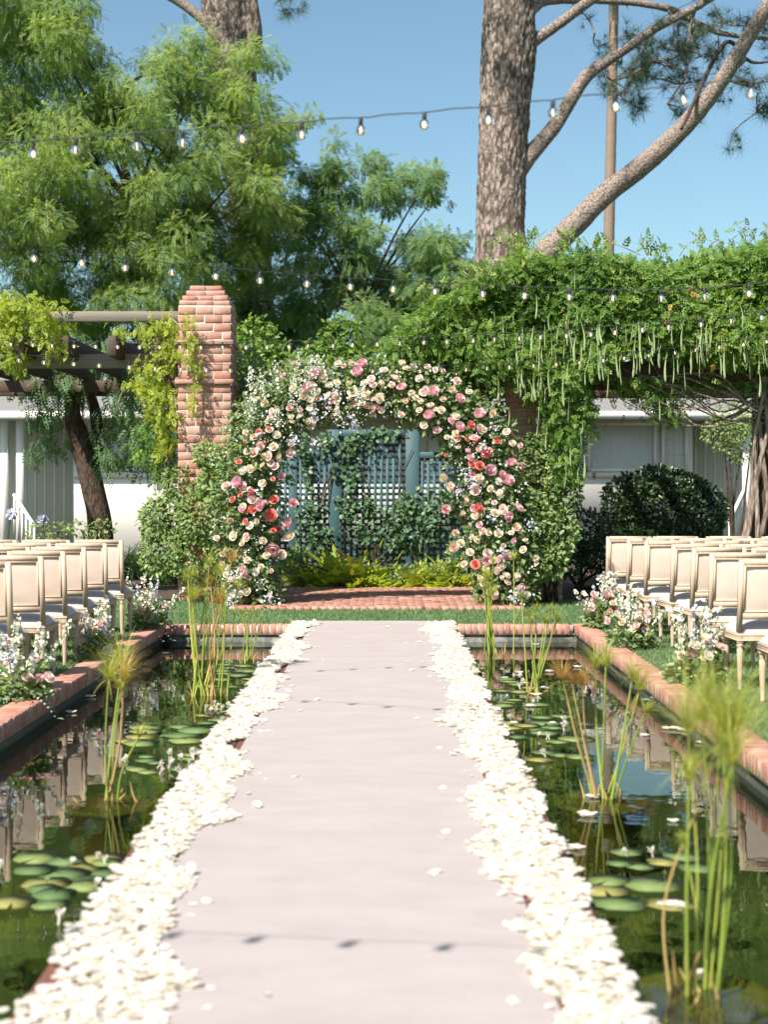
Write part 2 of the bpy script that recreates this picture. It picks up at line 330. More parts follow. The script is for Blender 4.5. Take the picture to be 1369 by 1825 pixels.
def M_water():
    m = bpy.data.materials.new('pond water'); m.use_nodes = True; nt = m.node_tree; nt.nodes.clear()
    out = nt.nodes.new('ShaderNodeOutputMaterial'); g = nt.nodes.new('ShaderNodeBsdfGlossy'); t = nt.nodes.new('ShaderNodeBsdfTransparent')
    fr = nt.nodes.new('ShaderNodeFresnel'); mx = nt.nodes.new('ShaderNodeMixShader')
    g.inputs['Roughness'].default_value = .012; g.inputs['Color'].default_value = (.96, .97, .96, 1); t.inputs['Color'].default_value = (.52, .60, .42, 1); fr.inputs['IOR'].default_value = 1.45
    v = coords(nt, (1, 1.0, 1)); n = noise(nt, v, 5.0, 2, .5); bp = nt.nodes.new('ShaderNodeBump'); bp.inputs['Strength'].default_value = .05; bp.inputs['Distance'].default_value = .02
    nt.links.new(n, bp.inputs['Height']); nt.links.new(bp.outputs[0], g.inputs['Normal']); nt.links.new(bp.outputs[0], fr.inputs['Normal'])
    nt.links.new(fr.outputs[0], mx.inputs[0]); nt.links.new(t.outputs[0], mx.inputs[1]); nt.links.new(g.outputs[0], mx.inputs[2]); nt.links.new(mx.outputs[0], out.inputs[0]); return m
m_water = M_water()
def M_fabric(name, c1, c2, ws=900, rnd=0.0, c3=None):
    m, nt, b, o = newmat(name); v = coords(nt); n = noise(nt, coords(nt, (1.0, 2.2, 1)), 2.2, 6, .65); c = ramp(nt, n, [c1, c2], [.3, .7]); n5 = noise(nt, coords(nt, (1, 1, 1)), 11, 5, .7); c = mixc(nt, ramp(nt, n5, [(0, 0, 0), (.5, .5, .5)], [.52, .75]), c, mixc(nt, 1.0, c, (.90, .87, .85), 'MULTIPLY'))
    if rnd:
        oi = nt.nodes.new('ShaderNodeObjectInfo'); mr = nt.nodes.new('ShaderNodeMath'); mr.operation = 'MULTIPLY'; mr.inputs[1].default_value = rnd; nt.links.new(oi.outputs['Random'], mr.inputs[0]); c = mixc(nt, mr.outputs[0], c, c3)
    nt.links.new(c, b.inputs['Base Color']); b.inputs['Roughness'].default_value = .92; b.inputs['Specular IOR Level'].default_value = .15
    n2 = noise(nt, v, 240, 3); bump(nt, b, n2, .25, .002); return m
m_runner = M_fabric('runner cloth', (.288, .254, .247), (.330, .294, .286), 1400)
m_panel = M_fabric('chair back cloth', (.52, .40, .32), (.565, .445, .365), 1400, .8, (.58, .50, .43))
m_cushion = M_fabric('chair seat linen', (.43, .38, .35), (.48, .43, .40), 1400)
m_chair = M_noisy('limewashed wood', [(.34, .24, .16), (.46, .35, .255), (.57, .46, .36)], 9, .65, .3, .002, (4, 4, .35))

# ------------------------------------------------------------------ the setting: ground, lawn, pool, deck
PX0, PX1, PY0, PY1, WZ = -2.51, 2.10, -3.0, 15.9, -0.19      # pool edges, far edge, water level
CW = 0.20                                                     # coping width
GZ = -0.02
def sheet(acc, x0, x1, y0, y1, z, mi=0): acc.raw([[x0, y0, z], [x1, y0, z], [x1, y1, z], [x0, y1, z]], [[0, 1, 2, 3]], .5, mi)
a = Acc(); hx0, hx1, hy0, hy1 = PX0 - .06, PX1 + .06, PY0 - .06, PY1 + .06
for (x0, x1, y0, y1) in ((-600, hx0, -600, 900), (hx1, 600, -600, 900), (hx0, hx1, hy1, 900), (hx0, hx1, -600, hy0)): sheet(a, x0, x1, y0, y1, GZ)
a.build('ground', m_lawn_g, kind='structure')
a = Acc(); sheet(a, -14, 14, 20.95, 29.9, GZ + .012); sheet(a, -14, -2.05, 19.4, 20.95, GZ + .012); sheet(a, 1.75, 14, 19.4, 20.95, GZ + .012)
a.build('planting_bed', m_soil, kind='structure')
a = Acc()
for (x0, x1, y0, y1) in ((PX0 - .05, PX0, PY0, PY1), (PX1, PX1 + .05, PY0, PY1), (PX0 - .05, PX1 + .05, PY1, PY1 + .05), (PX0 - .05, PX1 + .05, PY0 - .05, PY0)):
    box(a, x0, x1, y0, y1, -.75, -.112, .5, 1 if y1 - y0 > 1 else 0)  # side walls: darker plaster, shade below the coping put into its colour
a.build('pool_wall', [m_pooln, M_noisy('shade tinted plaster', [(.012, .015, .011), (.035, .040, .030), (.075, .075, .06)], 6, .8, .4, .005)], kind='structure')
a = Acc(); sheet(a, PX0 - .05, PX1 + .05, PY0 - .05, PY1 + .05, -.62); a.build('pool_floor', m_poolf, kind='structure')
a = Acc(); sheet(a, PX0, PX1, PY0, PY1, WZ); a.build('pool_water', m_water, kind='structure')

# coping: mortar bed with single bricks on edge
r = RNG(11); CB = []
for i in range(5):
    q = Acc(); bevbox(q, -.1, .1, -.0315, .0315, -.052, .052, .0035, .0, 0, .0012, r); CB.append(q.mesh('brick', m_cope))
def coping(x0, x1, y0, y1, along, start, label):
    q = Acc(); e = .010; box(q, x0 + e, x1 - e, y0 + e, y1 - e, -.11, -.005)
    root = q.build('pool_coping', m_mortar, kind='structure'); st = Acc(); p = .0725
    n = int(((y1 - y0) if along == 'y' else (x1 - x0)) / p)
    for i in range(n):
        t = p * (i + .5); jz = r.normal() * .0015
        c = (Vector(((x0 + x1) / 2 + r.normal() * .002, y0 + t, -.052 + jz)) if along == 'y' else Vector((x0 + t, (y0 + y1) / 2 + r.normal() * .002, -.052 + jz)))
        rz = (0 if along == 'y' else math.pi / 2) + r.normal() * .006
        if (along == 'y' and y0 + t < start):
            box(st, c.x - .1, c.x + .1, c.y - .031, c.y + .031, -.104, jz, r.random()); continue
        link('brick', CB[i % 5], root, c, (r.normal() * .004, r.normal() * .01, rz), world=False)
    if st.c: st.build('brick_run', m_cope, root, kind='stuff')
coping(PX0 - CW + .018, PX0 + .03, PY0, PY1 + CW, 'y', 8.2, '')
coping(PX1 - .03, PX1 + CW - .018, PY0, PY1 + CW, 'y', 7.0, '')
coping(PX0 + .034, PX1 - .034, PY1 - .03, PY1 + CW - .018, 'x', 0, '')

# brick terrace in front of the ferns: a thousand small pavers seen at a very low angle
a = Acc(); r = RNG(12); bx0, bx1, by0, by1 = -2.0, 1.72, 18.05, 21.6
box(a, bx0, bx1, by0 + .01, by1, -.09, .020, 0, 1)
row = 0; y = by0 - .004
while y < by1 - .1:
    edge = (row == 0 or y > by1 - .21); L = .215 if not edge else .103; x = bx0 + .004 - (.107 if row % 2 and not edge else 0)
    while x < bx1 - .02:
        xa, xb = max(x, bx0 + .004), min(x + L - .009, bx1 - .004)
        if xb - xa > .03: box(a, xa, xb, y, y + (.2 if edge and row else .094), -.06, .026 + r.normal() * .002, r.random(), 0)
        x += L
    y += .21 if (edge and row) else .103; row += 1
a.build('brick_terrace', [m_pave, m_mortar], kind='structure')

# lawn blades
a = Acc(); r = RNG(13)
BV = np.array([[-.5, 0, 0], [.5, 0, 0], [.12, .55, .12], [0, 1, .42], ]); BF = np.array([[0, 1, 2, 3]])
def grass(n, x0, x1, y0, y1, h=.042):
    p = np.column_stack([r.uniform(x0, x1, n), r.uniform(y0, y1, n), np.full(n, GZ)])
    d = np.column_stack([r.normal(size=n) * .45, r.normal(size=n) * .45, np.ones(n)]); u = np.column_stack([r.normal(size=(n, 2)), np.zeros(n)])
    S = np.column_stack([np.full(n, .0085), h * r.uniform(.6, 1.3, n), h * r.uniform(.6, 1.3, n)])
    a.inst(BV, BF, p, frames(d, u), S, np.clip(.5 + .25 * snoise(p, 1.2) + r.normal(size=n) * .18, 0, 1))
grass(24000, -4.6, 5.2, PY1 + CW + .01, 18.05); grass(22000, -4.8, PX0 - CW - .01, 8.5, 16.1); grass(24000, PX1 + CW + .01, 5.4, 6.2, 16.1)
grass(6000, -5, -2.02, 18.05, 19.4, .05); grass(6000, 1.74, 6, 18.05, 19.4, .05)
a.build('lawn_grass', m_grass, kind='stuff', label='short mown green grass of the lawn round the pool', cat='grass')

# walkway deck over the water, runner on top
DX0, DX1 = -1.09, .745
a = Acc(); r = RNG(14)
root = thing('walkway', 'narrow brown timber walkway crossing the middle of the lily pool', 'walkway', (-.17, 8, WZ))
nb = 10; w = (DX1 - DX0) / nb
q = Acc(); bevbox(q, -w / 2 + .002, w / 2 - .002, PY0, PY1 - .036, -.045, -.004, .003); bm_ = q.mesh('plank', m_deck)
for i in range(nb): link('plank', bm_, root, (DX0 + w * (i + .5), 0, r.normal() * .0006 - .001))
for x in (DX0 + .06, DX1 - .06):
    q = Acc(); bevbox(q, x - .03, x + .03, PY0, PY1 - .037, -.13, -.046, .004); q.build('bearer', m_deck, root)
for o in root.children: o.matrix_parent_inverse = Matrix.Translation(-root.location)
for yy in np.arange(1.0, 15.5, 2.4):
    for x in (DX0 + .10, DX1 - .10):
        q = Acc(); bevbox(q, x - .045, x + .045, yy - .045, yy + .045, -.62, -.131, .004); q.build('post', m_deck, root)
RX0, RX1 = -.86, .50
a = Acc(); r = RNG(15); nx, ny = 26, 300
X, Y = np.meshgrid(np.linspace(RX0, RX1, nx), np.linspace(.5, 16.32, ny), indexing='ij')
Zr = .006 + .0006 * snoise(np.stack([X.ravel() * 1.5, Y.ravel() * 2.4, 0 * X.ravel()], 1), 1.6).reshape(X.shape)
pq = np.stack([X.ravel(), Y.ravel(), 0 * X.ravel()], 1); Zr += (.0004 * np.clip(1 - np.abs(snoise(pq * np.array([.7, 3.2, 1]), 1.3)) * 4, 0, 1) + .0005 * np.clip(1 - np.abs(snoise(pq * np.array([3.0, 1.1, 1]) + 7, 1.0)) * 5, 0, 1)).reshape(X.shape)
end = np.clip((Y - 16.02) / .3, 0, 1); Zr += .022 * np.sin(end * np.pi) - .012 * end + .004 * (snoise(np.stack([X.ravel() * 4, Y.ravel() * 0, 0 * X.ravel()], 1), 1.5).reshape(X.shape)) * end
Zr = np.maximum(Zr, .002)
top = np.stack([X, Y, Zr], -1).reshape(-1, 3); bot = top.copy(); bot[:, 2] -= .004
ii, jj = np.meshgrid(np.arange(nx - 1), np.arange(ny - 1), indexing='ij'); ii = ii.ravel(); jj = jj.ravel()
q4 = np.stack([ii * ny + jj, (ii + 1) * ny + jj, (ii + 1) * ny + jj + 1, ii * ny + jj + 1], 1)
a.raw(top, q4); a.raw(bot, q4[:, ::-1])
rim = [[i * ny + ny - 1 for i in range(nx)], [j for j in range(ny)], [(nx - 1) * ny + j for j in range(ny)]]
for e in rim:
    v = np.concatenate([top[e], bot[e]]); n = len(e); a.raw(v, np.array([[k, k + 1, n + k + 1, n + k] for k in range(n - 1)]))
a.build('aisle_runner', m_runner, smooth=True, label='long pale blush cloth aisle runner laid over the walkway', cat='runner')

# rose petals heaped along both sides of the runner
r = RNG(16)
def petal_tmpl(cup, curl):
    v = []
    for j, t in enumerate((0, .5, 1)):
        wd_ = (.28, .5, .34)[j]
        for s in (-1, 0, 1): v.append([s * wd_, t, cup * abs(s) * .5 * (1 if j == 1 else .7) + curl * (t - .4) ** 2 * 1.2])
    f = [[0, 1, 4, 3], [1, 2, 5, 4], [3, 4, 7, 6], [4, 5, 8, 7]]
    v[7][1] = 1.08; return np.array(v, float), np.array(f)
PT = [petal_tmpl(.25, .22), petal_tmpl(.14, -.2), petal_tmpl(.36, .12), petal_tmpl(-.15, .3)]
def petals(n, side):
    y = r.uniform(3.6, 16.15, n); wob = .07 * np.sin(y * 2.1 + side) + .05 * np.sin(y * 5.3 + 2 * side) + .035 * np.sin(y * 11.7)
    gap = np.clip(.5 * np.sin(y * 3.7 + side * 2) + .5 * np.sin(y * 8.9) - .25, 0, 1) * .09
    if side < 0: outer = DX0 + .015 + gap; inner = -.85 + wob + .12 * np.clip((7.5 - y) / 3, 0, 1)
    else: outer = DX1 - .01 - gap; inner = .445 - wob * .8
    t = r.beta(1.15, 1.0, n); t = np.where(r.random(n) < .006, 1 + r.exponential(.3, n), t)
    x = outer + (inner - outer) * t + r.normal(size=n) * .012
    lay = np.clip(1 - t, 0, 1) ** .5
    z = .0095 + .016 * lay * r.random(n) ** 1.5
    z = np.where((x < DX0) | (x > DX1), z - .004, z)
    return np.column_stack([x, y, z])
allp = np.concatenate([petals(12500, -1), petals(12500, 1)]); n = len(allp)
d = np.column_stack([r.normal(size=(n, 2)), r.normal(size=n) * .12]); nn = np.column_stack([r.normal(size=(n, 2)) * .20, np.where(r.random(n) < .8, 1, -1)])
R = frames(d, nn); S = r.uniform(.027, .048, n); tn = np.clip(r.normal(.55, .25, n), 0, 1); ti = r.integers(0, 4, n)
allp = allp - np.einsum('nij,j->ni', R, np.array([0, .5, 0])) * S[:, None]; allp[:, 2] = np.maximum(allp[:, 2], .0095)
sing = set(np.argsort(allp[:, 1] + np.where(allp[:, 1] < 4.25, 50, 0) - allp[:, 2] * 20)[:290].tolist())
msk = np.array([i not in sing for i in range(n)])
a = Acc()
for k in range(4):
    s_ = msk & (ti == k); a.inst(PT[k][0], PT[k][1], allp[s_], R[s_], S[s_], tn[s_])
a.build('petal_drift', m_petal, smooth=True, kind='stuff', label='thick drifts of cream rose petals along both runner edges', cat='petals')
PM = []
for k in range(4):
    for tt in (.25, .55, .85):
        q = Acc(); q.raw(PT[k][0], PT[k][1], tt); PM.append(q.mesh('rose_petal', m_petal, True))
for i in sorted(sing):
    o = link('rose_petal', PM[int(ti[i]) * 3 + int(r.integers(0, 3))], label='cream rose petal lying loose in the drift beside the runner', cat='petal', group='rose petals along the runner')
    m4 = Matrix([[*(R[i][j] * S[i]), allp[i][j]] for j in range(3)] + [[0, 0, 0, 1]]); o.matrix_world = m4

# ------------------------------------------------------------------ house
HY = 30.0
root = thing('house', 'long low white board and batten house with grey shingle roof', 'house', (0, HY, GZ))
a = Acc(); box(a, -6.6, 6.39, HY, HY + .2, GZ, 3.1); box(a, -12, -6.6, HY + 1.2, HY + 1.4, GZ, 3.1); box(a, 6.39, 12, HY + 1.2, HY + 1.4, GZ, 3.1)
box(a, -6.6, -6.4, HY + .2, HY + 1.4, GZ, 3.1); box(a, 6.19, 6.39, HY + .2, HY + 1.4, GZ, 3.1); box(a, -12, 12, HY + 4.3, HY + 4.5, GZ, 3.25); a.build('wall', m_house, root)
a = Acc(); v = [[-13, HY - .85, 3.02], [13, HY - .85, 3.02], [13, HY + 2.3, 3.952], [-13, HY + 2.3, 3.952], [13, HY + 5.0, 3.1], [-13, HY + 5.0, 3.1]]
v2 = [[p[0], p[1], p[2] + .07] for p in v]
a.raw(v + v2, [[0, 1, 2, 3], [3, 2, 4, 5], [6, 9, 8, 7], [9, 11, 10, 8], [0, 6, 7, 1], [5, 4, 10, 11], [0, 3, 9, 6], [3, 5, 11, 9], [1, 7, 8, 2], [2, 8, 10, 4]]); roof = a.build('roof', m_roof, root)
q = Acc(); box(q, -13, 13, -.012, .012, -.09, .10); cm = None
# shingle courses as real steps
q = Acc(); sl_ = (4.75 - 3.02) / 5.85
for i in range(13):
    y0 = HY - .86 + i * .24; z0 = 3.09 + (y0 - HY + .85) * sl_
    q.raw([[-13, y0, z0 + .022], [13, y0, z0 + .022], [13, y0 + .26, z0 + .26 * sl_ + .004], [-13, y0 + .26, z0 + .26 * sl_ + .004], [-13, y0, z0], [13, y0, z0]], [[0, 1, 2, 3], [4, 5, 1, 0]])
q.build('shingle_course', m_roof, roof)
a = Acc(); box(a, -13, 13, HY - .93, HY - .85, 2.93, 3.085); a.build('fascia', m_house, root)
a = Acc(); box(a, -13, 13, HY - .85, HY + 1.3, 2.985, 3.015); a.build('soffit', m_house, root)
q = Acc(); box(q, -.022, .022, -.02, 0, 0, 3.0); bat = q.mesh('batten', m_house)
for x in np.arange(-11.9, -6.7, .21): link('batten', bat, root, (x, HY + 1.199, 0))
for x in np.arange(6.5, 11.9, .21): link('batten', bat, root, (x, HY + 1.199, 0))
q = Acc(); box(q, -.022, .022, -.02, 0, 1.86, 3.0); bat2 = q.mesh('batten', m_house)
for x in np.arange(-6.4, 4.1, .30): link('batten', bat2, root, (x, HY - .001, 0))
a = Acc(); box(a, -6.6, 6.39, HY - .05, HY - .003, 1.74, 1.85); a.build('sill_board', m_house, root)
def window(x0, x1, z0, z1, nv, nh):
    q = Acc(); box(q, x0, x1, HY - .012, HY - .006, z0, z1); w_ = q.build('window', m_pane, root)
    q = Acc(); t = .07
    for (xa, xb, za, zb) in ((x0 - t, x0, z0 - t, z1 + t), (x1, x1 + t, z0 - t, z1 + t), (x0, x1, z0 - t, z0), (x0, x1, z1, z1 + t)): box(q, xa, xb, HY - .06, HY - .0065, za, zb)
    q.build('frame', m_house, w_)
    q = Acc()
    for k in range(1, nv): xm = x0 + (x1 - x0) * k / nv; box(q, xm - .012, xm + .012, HY - .03, HY - .013, z0, z1)
    for k in range(1, nh): zm = z0 + (z1 - z0) * k / nh; box(q, x0, x1, HY - .031, HY - .0125, zm - .012, zm + .012)
    if q.c: q.build('glazing_bar', m_house, w_)
    q = Acc(); nx_ = int((x1 - x0) * 60); xs = np.linspace(x0, x1, nx_); yy = HY - .0045 + .0017 * np.sin(xs * 42)
    v = np.concatenate([np.column_stack([xs, yy, np.full(nx_, z0)]), np.column_stack([xs, yy, np.full(nx_, z1)])]); q.raw(v, np.array([[k, k + 1, nx_ + k + 1, nx_ + k] for k in range(nx_ - 1)])); q.build('curtain', m_curtain, w_)
window(4.25, 5.56, 1.93, 2.83, 1, 1); window(5.80, 6.22, 1.93, 2.83, 2, 3); window(-5.9, -4.6, 1.93, 2.83, 1, 1); window(-2.0, -.7, 1.93, 2.83, 2, 2)
for x in (-7.95, -7.62, 7.42): 
    q = Acc(); box(q, x - .075, x + .075, HY - .45, HY - .3, GZ, 2.984); q.build('porch_post', m_house, root)
def rail(p0, p1):
    q = Acc(); tube(q, [p0, p1], .04, 6, k=0)
    for t in np.linspace(.02, .98, 6): b_ = np.array(p0) * (1 - t) + np.array(p1) * t; box(q, b_[0] - .02, b_[0] + .02, b_[1] - .02, b_[1] + .02, max(GZ, b_[2] - .8), b_[2])
    q.build('stair_rail', m_house, root)
rail((-7.75, HY - .4, 1.38), (-7.1, HY - 1.3, .75)); rail((-7.98, HY - .4, 1.40), (-9.5, HY - .4, 1.40)); rail((7.38, HY - .4, 1.5), (6.85, HY - 1.3, .85)); rail((7.45, HY - .4, 1.5), (9.2, HY - .4, 1.5))

# ------------------------------------------------------------------ brick pillars
r = RNG(17)
def brickmesh(l, d, h):
    q = Acc(); bevbox(q, -l / 2, l / 2, -d / 2, d / 2, -h / 2, h / 2, .003, 0, 0, .0022, r); return q.mesh('brick', m_brick)
BM_F = [brickmesh(.228, .11, .099) for i in range(4)]; BM_H = [brickmesh(.109, .11, .099) for i in range(3)]; BM_S = [brickmesh(.11, .245, .099) for i in range(3)]
BM_T = [brickmesh(.20, .11, .062) for i in range(4)]; BM_C = [brickmesh(.256, .12, .062) for i in range(3)]; BM_TS = [brickmesh(.11, .20, .062) for i in range(3)]
def pillar(cx, label, zlo, zhi, missing=()):
    W = .715; y0 = 19.2; cy = y0 + W / 2; root = thing('brick_pillar', label, 'pillar', (cx, cy, GZ)); st = Acc()
    core = Acc(); z = GZ; rows = []
    spec_rows = {26: 'c', 20: 'c'}
    row = 0; zt = []
    while z < 3.93:
        h = .075 if row in (26, 31) else .113
        zt.append((row, z, h)); z += h; row += 1
    def put(ms, x, y, zc, jy=0):
        if zlo <= zc <= zhi: link('brick', ms[int(r.integers(len(ms)))], root, (x, y + jy, zc), (r.normal() * .004, r.normal() * .004, r.normal() * .006))
        else:
            m_ = ms[0]; co = np.array([v.co[:] for v in m_.vertices]); mn, mx = co.min(0), co.max(0); box(st, x + mn[0], x + mx[0], y + jy + mn[1], y + jy + mx[1], zc + mn[2], zc + mx[2], r.random())
    for row, z, h in zt:
        zc = z + h / 2 - .006
        if h < .1:
            e = .034
            for k in range(3):
                put(BM_C, cx + (k - 1) * .262, y0 + .05 - e, zc); box(st, cx + (k - 1) * .262 - .125, cx + (k - 1) * .262 + .125, y0 + W - .05 + e - .06, y0 + W - .05 + e + .06, zc - .03, zc + .03, r.random())
            for s in (-1, 1):
                for k in range(2): put(BM_S, cx + s * (W / 2 - .05 + e), cy + (k - .5) * .252, zc) if False else put(BM_TS, cx + s * (W / 2 - .05 + e), cy + (k - .5) * .26, zc)
            continue
        if row % 2:
            xs = [(-.239, BM_F), (0, BM_F), (.239, BM_F)]
        else:
            xs = [(-.303, BM_H), (-.1195 - .0, BM_F), (.1195, BM_F), (.303, BM_H)]
        for dx, ms in xs:
            put(ms, cx + dx, y0 + .055, zc, float(np.clip(r.normal() * .0015, -.003, .003)))
            m_ = ms[0]; l2 = .114 if ms is BM_F else .0545; box(st, cx + dx - l2, cx + dx + l2, y0 + W - .11, y0 + W, zc - .0495, zc + .0495, r.random())
        for s in (-1, 1):
            for k in range(2): put(BM_S, cx + s * (W / 2 - .055), cy + (k - .5) * .253, zc)
    ztop = zt[-1][1] + zt[-1][2]
    for k, wk in enumerate((.69, .62, .53, .44)):
        zc = ztop + .036 + k * .072; nbk = 3 if wk > .6 else 2; L = wk / nbk
        core_h = .066; box(core, cx - wk / 2 + .02, cx + wk / 2 - .02, cy - wk / 2 + .02, cy + wk / 2 - .02, zc - .036, zc + .030)
        for j in range(nbk):
            q = Acc(); x = cx - wk / 2 + L * (j + .5); l = L - .010
            bevbox(q, x - l / 2, x + l / 2, cy - wk / 2, cy - wk / 2 + .105, zc - .031, zc + .031, .006, r.random(), 0, .002, r); q.build('brick', m_brick, root)
            box(st, x - l / 2, x + l / 2, cy + wk / 2 - .105, cy + wk / 2, zc - .031, zc + .031, r.random())
        for s in (-1, 1):
            q = Acc(); x = cx + s * (wk / 2 - .05); bevbox(q, x - .05, x + .05, cy - wk / 2 + .112, cy + wk / 2 - .112, zc - .031, zc + .031, .006, r.random(), 0, .002, r); q.build('brick', m_brick, root)
    box(core, cx - W / 2 + .010, cx + W / 2 - .010, y0 + .010, y0 + W - .010, GZ, ztop); core.build('mortar_core', m_mortar, root)
    st.build('brick_run', m_brick, root, kind='stuff')
pillar(-2.47, 'tall red brick pillar with stepped top holding the bare timber pergola beams', 1.75, 5)
pillar(1.985, 'red brick pillar almost buried in wisteria and hanging seed pods', 1.5, 3.3)

# ------------------------------------------------------------------ pergola timbers, left
root = thing('pergola', 'weathered timber pergola with open rafters beside the bare brick pillar', 'pergola', (-5, 21, GZ))
a = Acc(); bevbox(a, -7.5, -2.832, 19.45, 19.55, 3.785, 3.925, .006); a.build('top_beam', m_timber, root)
a = Acc(); bevbox(a, -7.5, -2.832, 19.90, 19.99, 3.19, 3.385, .006); a.build('beam', m_timber, root)
a = Acc(); bevbox(a, -7.5, -2.2, 23.2, 23.32, 3.08, 3.27, .006); a.build('beam', m_darkwood, root)
a = Acc(); bevbox(a, -7.5, -2.2, 24.2, 24.32, 3.08, 3.27, .006); a.build('beam', m_darkwood, root)
q = Acc(); bevbox(q, -.055, .055, 19.25, 24.6, 3.30, 3.57, .006)
rm = q.mesh('rafter', m_darkwood)
for x in (-6.2, -5.58, -4.96, -4.36, -3.72, -3.13): link('rafter', rm, root, (x, 0, .04 if False else .0))
for x, y in ((-2.6, 23.26), (-6.9, 23.26), (-6.9, 19.95)):
    q = Acc(); bevbox(q, x - .09, x + .09, y - .09, y + .09, GZ, 3.079 if y > 20 else 3.189, .008); q.build('post', m_darkwood, root)

# pergola timbers, right
root = thing('pergola', 'dark timber pergola carrying the great mass of wisteria', 'pergola', (3.5, 20, GZ))
for y, z0 in ((18.7, 2.93), (20.6, 2.93), (22.4, 2.93)):
    a = Acc(); bevbox(a, 2.2 if y < 19 else .3, 7.2, y - .06, y + .06, z0, z0 + .24, .006); a.build('beam', m_darkwood, root)
q = Acc(); bevbox(q, -.055, .055, 18.2, 23.0, 3.175, 3.40, .006); rm = q.mesh('rafter', m_darkwood)
for x in np.arange(.5, 7.1, .62): link('rafter', rm, root, (x, 1.0 if x < 2.4 else 0.15, 0))
for x, y in ((4.96, 18.7), (6.9, 22.4), (2.0, 22.4)):
    q = Acc(); bevbox(q, x - .10, x + .10, y - .10, y + .10, GZ, 2.929, .008); q.build('post', m_darkwood, root)

# ------------------------------------------------------------------ trees
def px(pts, d):     # photo points with own distance -> metres
    return [P(x, y, d + (o[0] if o else 0)) for x, y, *o in pts]
def clump_crown(r, clumps, d0, dj, dens, size, tmpl, tint0=.45, flat=.68, droop=.42):
    acc = Acc(); cs = []
    for (x, y, rp) in clumps:
        d = d0 + r.uniform(-dj, dj); c = P(x, y, d); R_ = rp * 1.04 * d / F; cs.append((c, R_))
        n = int(dens * R_ * R_); k = 5 + int(R_ * 4)
        for j in range(k):                      # each clump is a few drooping pads
            cc = c + r.normal(size=3) * np.array([.5, .6, .42]) * R_; rr = R_ * r.uniform(.36, .62)
            pos, R2 = blob_fronds(r, cc, np.array([rr, rr, rr * flat]), n // k, droop, .45, .65, .38, .22)
            hgt = (pos[:, 2] - cc[2]) / rr
            acc.inst(tmpl[0], tmpl[1], pos, R2, size * r.uniform(.7, 1.25, len(pos)), np.clip(tint0 + r.normal(size=len(pos)) * .16 + .12 * snoise(pos, .9), 0, 1))
    return acc, cs
r = RNG(21)
A_CL = [(60, 40, 115), (-40, 90, 110), (150, 95, 80), (35, 185, 120), (150, 205, 100), (215, 190, 55), (330, 130, 68), (395, 105, 58), (455, 150, 58), (375, 195, 85), (300, 205, 62),
        (300, 110, 40), (65, 330, 120), (180, 320, 105), (285, 300, 80), (420, 255, 85), (492, 262, 48), (350, 335, 82), (460, 340, 70), (-50, 280, 110), (-40, 430, 110), (60, 455, 110), (180, 445, 90),
        (300, 425, 78), (400, 420, 78), (480, 405, 60), (350, 500, 70), (215, 510, 72), (95, 520, 80), (440, 480, 55), (505, 225, 35), (285, 550, 55), (400, 560, 50), (150, 570, 55), (60, 0, 90), (265, 385, 62), (330, 410, 60), (205, 395, 60), (130, 400, 60), (255, 465, 55), (100, 270, 60)]
acc, cs = clump_crown(r, A_CL, 38.0, 1.6, 1080, .215, FR_PEP, .50)
root = thing('shade_tree', 'tall feathery green shade tree rising behind the bare pergola', 'tree', (*P(350, 1022, 38.0)[:2], GZ))
acc.build('crown', m_pep, root)
a = Acc(); b0 = np.array([root.location.x, 38.0, GZ]); t1 = P(265, 520, 38.0); t2 = P(240, 370, 38.1); t3 = P(190, 200, 37.9)
tube(a, [b0, P(335, 760, 38.0), P(290, 620, 38.0), t1, t2, t3, P(120, 40, 38.0)], [.30, .22, .18, .13, .11, .08, .03], 10, rough=.08)
for i, (c, R_) in enumerate(cs):
    s0 = [t1, t2, t3][i % 3] if c[2] > 5.5 else t1
    tube(a, [s0, s0 * .5 + c * .5 + np.array([0, 0, .25]), c + np.array([0, 0, -.1 * R_])], [.07, .038, .011], 6, k=4, rough=.1)
a.build('trunk', m_trunk, root)

B_CL = [(568, 315, 42), (590, 290, 30), (645, 335, 52), (705, 318, 45), (755, 330, 28), (780, 345, 18), (560, 395, 62), (640, 415, 62), (735, 435, 55), (800, 440, 36), (600, 480, 70), (700, 500, 62), (785, 505, 55), (835, 480, 30),
        (868, 490, 24), (560, 560, 55), (650, 580, 58), (740, 560, 55), (520, 470, 45), (530, 380, 38), (820, 540, 40)]
acc, cs = clump_crown(r, B_CL, 39.0, 1.2, 1500, .215, FR_PEP, .46)
root = thing('shade_tree', 'lower feathery tree between the brick pillar and the vine covered pergola', 'tree', (*P(640, 1000, 39.0)[:2], GZ))
acc.build('crown', m_pep2, root)
a = Acc(); b0 = np.array([root.location.x, 39.0, GZ]); t1 = P(640, 560, 39.0)
tube(a, [b0, P(645, 740, 39.0), t1, P(650, 420, 39.0)], [.24, .17, .11, .05], 8, rough=.08)
for c, R_ in cs: tube(a, [t1, t1 * .5 + c * .5 + np.array([0, 0, .2]), c], [.06, .035, .01], 5, k=4, rough=.1)
tube(a, [P(590, 760, 39.2), P(592, 640, 39.2), P(575, 540, 39.0)], [.09, .07, .03], 6, rough=.1)
a.build('trunk', m_trunk, root)

